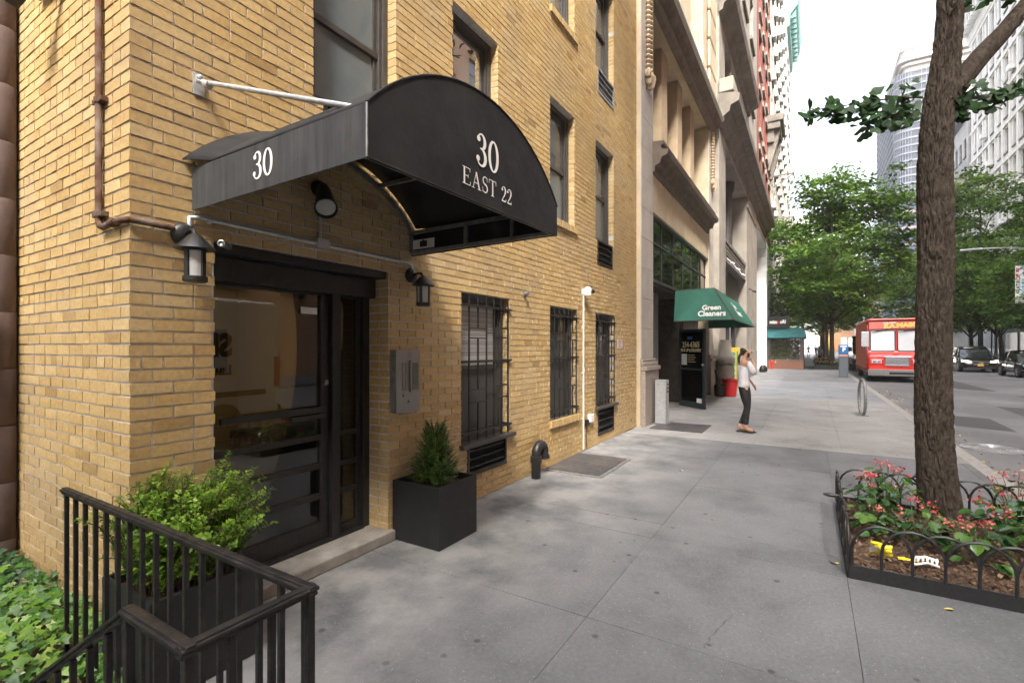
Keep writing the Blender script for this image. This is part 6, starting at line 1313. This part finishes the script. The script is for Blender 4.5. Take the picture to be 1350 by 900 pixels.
# black van behind it, white van near the viewpoint
def van(name, label, x0, x1, y0, y1, H, paint, face):
    t = thing(name, label, 'van', ((x0+x1)/2,(y0+y1)/2,-.13)); X = (lambda u: x0+u) if face < 0 else (lambda u: x1-u); L_ = x1-x0; z = lambda q: q-.13
    pr_ = [(.0,.45),(.03,.95),(.55,1.22),(.98,1.30),(1.62,H-.25),(1.9,H-.06),(2.4,H),(L_-.08,H-.03),(L_,H-.3),(L_-.02,.45)]
    rg = [[(X(u), y, z(min(q, H-.06) if i in (0,3) else q)) for u, q in pr_] for i, y in enumerate((y0, y0+.10, y1-.10, y1))]
    m = MB(); m.loft(rg); m.build('body', paint, t, bevel=.04)
    m = MB(); m.prism([(X(.99),y0+.12,z(1.34)),(X(.99),y1-.12,z(1.34)),(X(1.58),y1-.16,z(H-.30)),(X(1.58),y0+.16,z(H-.30))], (.012*face,0,.022)); m.build('windscreen', m_cglass, t)
    for y, s in ((y0,-1),(y1,1)):
        m = MB(); m.prism([(X(1.25),y,z(1.35)),(X(1.75),y,z(H-.45)),(X(2.35),y,z(H-.45)),(X(2.35),y,z(1.3))], (0,s*.006,0)); m.build('side_window', m_cglass, t)
        for u in (.95, L_-1.1): m = MB(); m.lathe([(.16,-.1),(.34,-.1),(.36,-.05),(.36,.05),(.34,.1),(.16,.1),(0,.08)], (X(u),y-s*.09,z(.36)), (0,s,0), 22); m.build('wheel', m_tyre, t, smooth=True)
        m = MB(); m.box(min(X(.5),X(L_-.3)), max(X(.5),X(L_-.3)), min(y,y+s*.012), max(y,y+s*.012), z(.82), z(.92)); m.build('rub_strip', m_trim, t)
        m = MB(); m.box(min(X(.06),X(.30)), max(X(.06),X(.30)), min(y-s*.36,y-s*.04), max(y-s*.36,y-s*.04), z(.98), z(1.16)); m.build('headlight', m_lens, t, bevel=.02)
        m = MB(); m.box(min(X(L_-.12),X(L_+.012)), max(X(L_-.12),X(L_+.012)), min(y-s*.14,y+s*.006), max(y-s*.14,y+s*.006), z(.95), z(1.55)); m.build('tail_light', M('red_tail_lens', (.45,.02,.02), rough=.2), t)
        m = MB(); m.box(min(X(1.15),X(1.3)), max(X(1.15),X(1.3)), min(y+s*.04,y+s*.26), max(y+s*.04,y+s*.26), z(1.4), z(1.75)); m.build('wing_mirror', m_trim, t, bevel=.03)
    m = MB(); m.box(min(X(-.012),X(.04)), max(X(-.012),X(.04)), y0+.45, y1-.45, z(.72), z(1.0)); m.build('grille', m_trim, t); m = MB(); m.tube([(X(-.02),(y0+y1)/2+.10*math.cos(R(a)),z(.87)+.10*math.sin(R(a))) for a in range(0, 361, 20)], .014, 6, caps=False); m.build('badge', m_chrome, t)
    m = MB(); m.box(min(X(-.06),X(.1)), max(X(-.06),X(.1)), y0+.04, y1-.04, z(.36), z(.62)); m.box(min(X(L_-.06),X(L_+.07)), max(X(L_-.06),X(L_+.07)), y0+.04, y1-.04, z(.36), z(.60)); m.build('bumper', m_trim, t, bevel=.03)
    return t
van('black_van', 'black delivery van parked behind the red truck', 41.5, 47.2, -7.6, -5.6, 2.55, m_cpaint, -1)
WV = van('white_van', 'white laundry van at the near kerb, mirrored in the door glass', .3, 5.95, -7.55, -5.55, 2.65, M('white_van_paint', (.70,.70,.70), rough=.25, coat=.5), -1)
text('SE', .55, (5.0,-5.55,1.62), (-1,0,0), (0,0,1), m_black, WV, bold=.03, sx=.9, align='LEFT'); text('Laun', .26, (5.0,-5.55,1.18), (-1,0,0), (0,0,1), m_black, WV, bold=.008, align='LEFT')

# ================================================================== people
m_skin = M('skin', (.50,.27,.18), (.56,.31,.21), scale=6, rough=.5, spec=.4); m_skind = M('tanned_skin', (.36,.18,.11), rough=.5); m_hair = M('dark_hair', (.020,.012,.009), (.04,.024,.016), scale=30, stretch=(3,3,.3), rough=.45); m_blouse = M('white_blouse', (.62,.61,.65), (.74,.73,.77), scale=22, rough=.8, bump=.5, bscale=14, bdist=.03); m_jean = M('black_denim', (.009,.009,.010), (.024,.024,.026), scale=9, rough=.85, bump=.3, bscale=22, bdist=.02)
def skin(name, J, E_, mat, parent, root=0, sub=2):
    keys = list(J); me = bpy.data.meshes.new(name); me.from_pydata([J[k][0] for k in keys], [(keys.index(a), keys.index(b)) for a, b in E_], [])
    o = bpy.data.objects.new(name, me); COL.objects.link(o); mod = o.modifiers.new('skin', 'SKIN'); mod.use_smooth_shade = True; mod.branch_smoothing = .6
    for i, k in enumerate(keys):
        v = me.skin_vertices[0].data[i]; r = J[k][1]; v.radius = r if isinstance(r, tuple) else (r, r); v.use_root = (i == root)
    s_ = o.modifiers.new('sub', 'SUBSURF'); s_.levels = s_.render_levels = sub
    bpy.context.view_layer.update(); nm = bpy.data.meshes.new_from_object(o.evaluated_get(bpy.context.evaluated_depsgraph_get())); bpy.data.objects.remove(o)
    nm.materials.clear(); nm.materials.append(mat); nm.polygons.foreach_set('use_smooth', [True]*len(nm.polygons))
    o = bpy.data.objects.new(name, nm); COL.objects.link(o); o.parent = parent; return o
def person(label, loc, rz, P, skinm, top, bottom, hair, shorts=False, short_sleeve=True, pony=True, s=1.0, topcol=None):
    t = thing('person', label, 'person', loc, rz if rz else .0001); t.scale = (s,)*3
    g = lambda k: P[k]
    J = {'pelvis': (g('pelvis'),.055), 'waist': (g('waist'),(.085,.07)), 'chest': (g('chest'),(.125,.095)), 'neckb': (g('neckb'),.055), 'neck': (g('neck'),.046), 'head': (g('head'),.082), 'crown': (g('crown'),.070)}
    E_ = [('pelvis','waist'),('waist','chest'),('chest','neckb'),('neckb','neck'),('neck','head'),('head','crown')]
    for q in 'rl':
        J['hip'+q] = (g('hip'+q),.050); J['knee'+q] = (g('knee'+q),.052); J['calf'+q] = (g('calf'+q),.050); J['ank'+q] = (g('ank'+q),.034); J['toe'+q] = (g('toe'+q),(.034,.022))
        J['sh'+q] = (g('sh'+q),.050); J['elb'+q] = (g('elb'+q),.036); J['wr'+q] = (g('wr'+q),.021); J['palm'+q] = (g('palm'+q),(.030,.016))
        E_ += [('pelvis','hip'+q),('hip'+q,'knee'+q),('knee'+q,'calf'+q),('calf'+q,'ank'+q),('ank'+q,'toe'+q),('chest','sh'+q),('sh'+q,'elb'+q),('elb'+q,'wr'+q),('wr'+q,'palm'+q)]
    b = skin('body', J, E_, skinm, t)
    # fingers, nose and ears joined into the same body mesh
    m = MB()
    for q in 'rl':
        w_ = Vector(g('wr'+q)); p = Vector(g('palm'+q)); d = (p-w_).normalized(); sd_ = d.cross(Vector((1,0,.2))).normalized() if abs(d.x) < .8 else d.cross(Vector((0,1,0))).normalized(); nn_ = d.cross(sd_)
        for k, ln in enumerate((.060,.072,.068,.050)): a = p+sd_*(.024-.016*k)-d*.012; m.tube([a, a+d*ln*.5+nn_*.004, a+d*ln*.85+nn_*.016, a+d*ln+nn_*.028], [.0088,.008,.007,.005], 7)
        a = w_+d*.025+sd_*.02; m.tube([a, a+d*.03+sd_*.02, a+d*.055+sd_*.024+nn_*.01], [.011,.0095,.006], 7)
    hd = Vector(g('head')); cr = Vector(g('crown')); up = (cr-hd).normalized(); fw = Vector((math.cos(P.get('yaw',0)),math.sin(P.get('yaw',0)),-.12)).normalized(); sd_ = up.cross(fw).normalized(); fc = hd+up*.028
    m.loft([[tuple(fc+fw*.078+up*.035+sd_*(.008*s_)) for s_ in (-1,1)]+[tuple(fc+fw*.074+up*.035)],[tuple(fc+fw*.104-up*.008+sd_*(.014*s_)) for s_ in (-1,1)]+[tuple(fc+fw*.080-up*.012)],[tuple(fc+fw*.09-up*.018+sd_*(.012*s_)) for s_ in (-1,1)]+[tuple(fc+fw*.075-up*.02)]])
    for s_ in (-1, 1): m.ball(tuple(fc+sd_*(.084*s_)-fw*.005), .022, (.5,.6,1.2), 8)
    ob = m.build('tmp', skinm, local=True, smooth=True); bm_me = b.data
    import bmesh
    bm = bmesh.new(); bm.from_mesh(bm_me); bm.from_mesh(ob.data); bm.to_mesh(bm_me); bm.free(); bpy.data.objects.remove(ob)
    m = MB()
    for s_ in (-1, 1): m.ball(tuple(fc+fw*.080+up*.022+sd_*(.030*s_)), .011, (.6,1,.6), 8)
    m.build('eyes', m_black, t, local=True, smooth=True); m = MB(); m.ball(tuple(fc+fw*.086-up*.042), .016, (.45,1.2,.35), 8); m.build('lips', M('lips', (.36,.12,.10), rough=.5), t, local=True, smooth=True)
    hb = hd-fw*.026+up*.040
    H_ = {'a': (tuple(hb+up*.050-fw*.004),.078), 'b': (tuple(hb+up*.012-fw*.036),.082), 'c': (tuple(hb-up*.05-fw*.045),.052)}; HE = [('a','b'),('b','c')]
    if pony: H_['d'] = (tuple(hb-up*.07-fw*.095),.026); H_['e'] = (tuple(hb-up*.15-fw*.115),.030); H_['f'] = (tuple(hb-up*.23-fw*.10),.012); HE += [('c','d'),('d','e'),('e','f')]
    skin('hair', H_, HE, hair, t)
    mix_ = lambda a, b_, u: tuple(Vector(a).lerp(Vector(b_), u))
    off_ = 0.006
    T = {'hem': (mix_(g('pelvis'), g('waist'), .1 if not P.get('long') else -.55),(.158,.138)), 'waist': (g('waist'),(.142,.118)), 'chest': (g('chest'),(.15,.118)), 'neckb': (mix_(g('chest'), g('neckb'), .92),.072)}; TE = [('hem','waist'),('waist','chest'),('chest','neckb')]
    for q in 'rl':
        T['sh'+q] = (g('sh'+q),.064); u = .45 if short_sleeve else 1.0; T['e'+q] = (mix_(g('sh'+q), g('elb'+q), u),.056); TE += [('chest','sh'+q),('sh'+q,'e'+q)]
    skin('top', T, TE, top, t, 1)
    B = {'pel': (mix_(g('pelvis'), g('waist'), .5),(.122,.104)), 'pel2': (g('pelvis'),(.142,.124))}; BE = [('pel','pel2')]
    for q in 'rl':
        B['h'+q] = (g('hip'+q),.098); BE.append(('pel2','h'+q))
        if shorts: B['k'+q] = (mix_(g('hip'+q), g('knee'+q), .45),.092); BE.append(('h'+q,'k'+q))
        else:
            B['t'+q] = (mix_(g('hip'+q), g('knee'+q), .45),.086); B['k'+q] = (g('knee'+q),.062); B['c'+q] = (g('calf'+q),.058); B['a'+q] = (mix_(g('calf'+q), g('ank'+q), .80),.046); BE += [('h'+q,'t'+q),('t'+q,'k'+q),('k'+q,'c'+q),('c'+q,'a'+q)]
    skin('shorts' if shorts else 'trousers', B, BE, bottom, t, 1)
    m = MB()
    for q in 'rl':
        a, b_ = Vector(g('ank'+q)), Vector(g('toe'+q)); d = (b_-a); d.z = 0; d.normalize(); y_ = Vector((-d.y,d.x,0)); c = a-d*.045; e = b_+d*.045; z0 = min(a.z-.062, b_.z-.02)
        ring = lambda z: [(c.x-y_.x*.03,c.y-y_.y*.03,z),(c.x+y_.x*.03,c.y+y_.y*.03,z),(e.x-d.x*.05+y_.x*.045,e.y-d.y*.05+y_.y*.045,z),(e.x+y_.x*.02,e.y+y_.y*.02,z),(e.x-y_.x*.02,e.y-y_.y*.02,z),(e.x-d.x*.05-y_.x*.045,e.y-d.y*.05-y_.y*.045,z)]
        m.loft([ring(z0), ring(z0+.016)]); m.tube([Vector((b_.x,b_.y,z0+.012))+y_*.042, Vector((b_.x,b_.y,b_.z+.024)), Vector((b_.x,b_.y,z0+.012))-y_*.042], .009, 6)
    m.build('sandals', m_black, t, local=True)
    return t
Pw = dict(pelvis=(-.01,0,.89), waist=(-.02,0,1.04), chest=(-.005,0,1.22), neckb=(.005,0,1.355), neck=(.022,0,1.405), head=(.045,0,1.475), crown=(.05,0,1.565), hipr=(-.01,-.085,.86), kneer=(.01,-.095,.47), calfr=(-.010,-.095,.33), ankr=(-.015,-.09,.085), toer=(.12,-.105,.035),
          hipl=(-.005,.085,.86), kneel=(.085,.06,.47), calfl=(.04,.05,.33), ankl=(-.085,.04,.085), toel=(.05,.05,.035), shr=(-.005,-.165,1.325), elbr=(.085,-.215,1.10), wrr=(.105,-.165,1.285), palmr=(.078,-.125,1.372),
          shl=(-.005,.165,1.325), elbl=(.10,.20,1.09), wrl=(.235,.15,.90), palml=(.272,.14,.835), yaw=-.12, long=True)
W1 = person('woman in a white blouse and black jeans holding a phone to her cheek', (10.15,-1.94,.0), R(-58.6), Pw, m_skin, m_blouse, m_jean, m_hair, False, False, True, 1.0)
m = MB(); m.box(.005, .05, -.110, -.103, 1.41, 1.49); o = m.build('phone', m_black, None, bevel=.004); o.location = (10.15,-1.94,0); o.rotation_euler = (0,0,R(-58.6)); tag(o, 'black phone held to the cheek of the woman in the white blouse', 'phone')
def walk(sw): return dict(pelvis=(0,0,.92), waist=(0,0,1.06), chest=(.01,0,1.26), neckb=(.015,0,1.40), neck=(.02,0,1.45), head=(.035,0,1.53), crown=(.035,0,1.62), hipr=(0,-.085,.89), kneer=(.10*sw,-.09,.49), calfr=(.10*sw-.04,-.09,.34), ankr=(.20*sw-.06,-.085,.09), toer=(.20*sw+.07,-.09,.035),
          hipl=(0,.085,.89), kneel=(-.06*sw+.04,.09,.49), calfl=(-.13*sw,.09,.34), ankl=(-.24*sw-.04,.085,.11), toel=(-.24*sw+.09,.09,.04), shr=(0,-.175,1.36), elbr=(-.06*sw,-.22,1.10), wrr=(.06-.10*sw,-.21,.88), palmr=(.08-.10*sw,-.205,.80), shl=(0,.175,1.36), elbl=(.05*sw,.22,1.10), wrl=(.10+.12*sw,.20,.89), palml=(.13+.12*sw,.19,.81), yaw=0)
cloth = lambda n, c: M(n, c, tuple(x*1.3 for x in c), scale=8, rough=.85)
person('woman in a blue vest and black shorts walking along the far pavement', (45.2,-3.62,0), math.pi, walk(1), m_skind, cloth('blue_vest', (.12,.25,.35)), cloth('black_shorts', (.012,.012,.014)), m_hair, True, True, False, 1.02)
for x, y, sw, lb, a, b, s in ((76,-2.2,1,'distant person in a grey shirt and dark shorts beyond the cafe','grey_shirt','dark_shorts',1.05),(77,-2.8,-1,'distant person in a pale shirt walking beside the grey shirt','pale_shirt','dark_shorts',1.1),(72,-4.1+.5,1,'distant person in a navy shirt and beige shorts near the trees','navy_shirt','beige_shorts',1.1),(80,-4.6+.6,-1,'distant person dressed in white at the far end of the pavement','white_shirt','white_shorts',1.05)):
    cc = {'grey_shirt': (.22,.24,.27), 'pale_shirt': (.35,.35,.42), 'navy_shirt': (.02,.03,.07), 'white_shirt': (.6,.6,.6), 'dark_shorts': (.02,.02,.03), 'beige_shorts': (.35,.28,.2), 'white_shorts': (.6,.58,.55)}
    person(lb, (x,y,0), math.pi*(sw < 0), walk(sw), m_skind, cloth(a, cc[a]), cloth(b, cc[b]), m_hair, True, True, False, s)
# ================================================================== camera, light, sky
cam = bpy.data.cameras.new('camera'); co = bpy.data.objects.new('camera', cam); COL.objects.link(co)
co.location = (0,-3.0,1.61); co.rotation_euler = (R(90),0,R(31.4-90)); cam.sensor_width = 36; cam.lens = 644/1350*36; cam.shift_y = 7/1350; cam.clip_end = 3000; cam.clip_start = .05
sc.camera = co
sdir = Vector((-.58,-.32,.75)).normalized()
sun = bpy.data.lights.new('sun', 'SUN'); so = bpy.data.objects.new('sun', sun); COL.objects.link(so)
sun.energy = 1.2; sun.angle = R(10); sun.color = (1.0,.93,.82); so.rotation_euler = sdir.to_track_quat('Z', 'Y').to_euler(); so.location = (-10,-5,30)
w = bpy.data.worlds.new('World'); sc.world = w; w.use_nodes = True; nt = w.node_tree; bg = nt.nodes['Background']
sky = nt.nodes.new('ShaderNodeTexSky'); sky.sky_type = 'NISHITA'; sky.sun_disc = False; sky.sun_elevation = math.asin(sdir.z); sky.sun_rotation = math.atan2(sdir.x, sdir.y)
sky.air_density = 1.0; sky.dust_density = 6.0; sky.ozone_density = 1.0
hs = nt.nodes.new('ShaderNodeHueSaturation'); hs.inputs['Saturation'].default_value = .45
nt.links.new(sky.outputs[0], hs.inputs['Color']); nt.links.new(hs.outputs[0], bg.inputs['Color']); bg.inputs['Strength'].default_value = .15
sc.view_settings.view_transform = 'Standard'; sc.view_settings.look = 'None'; sc.view_settings.exposure = 2.58; sc.view_settings.gamma = 1; sc.view_settings.use_curve_mapping = False
sc.cycles.use_denoising = True; sc.cycles.max_bounces = 8; sc.cycles.transparent_max_bounces = 12; sc.cycles.sample_clamp_indirect = 10

m = MB(); m.box(-149, 590, -258, 258, -2.0, 95)
hz = bpy.data.materials.new('haze_air'); hz.use_nodes = True; n_ = hz.node_tree.nodes; n_.remove(n_['Principled BSDF']); v_ = n_.new('ShaderNodeVolumePrincipled'); v_.inputs['Color'].default_value = (.9,.93,.97,1); v_.inputs['Density'].default_value = .0006; v_.inputs['Anisotropy'].default_value = .3
hz.node_tree.links.new(v_.outputs[0], n_['Material Output'].inputs['Volume'])
o = m.build('haze', hz); tag(o, 'thin pale haze filling the street and fading the far towers', 'haze', None, 'stuff'); sc.cycles.volume_bounces = 1
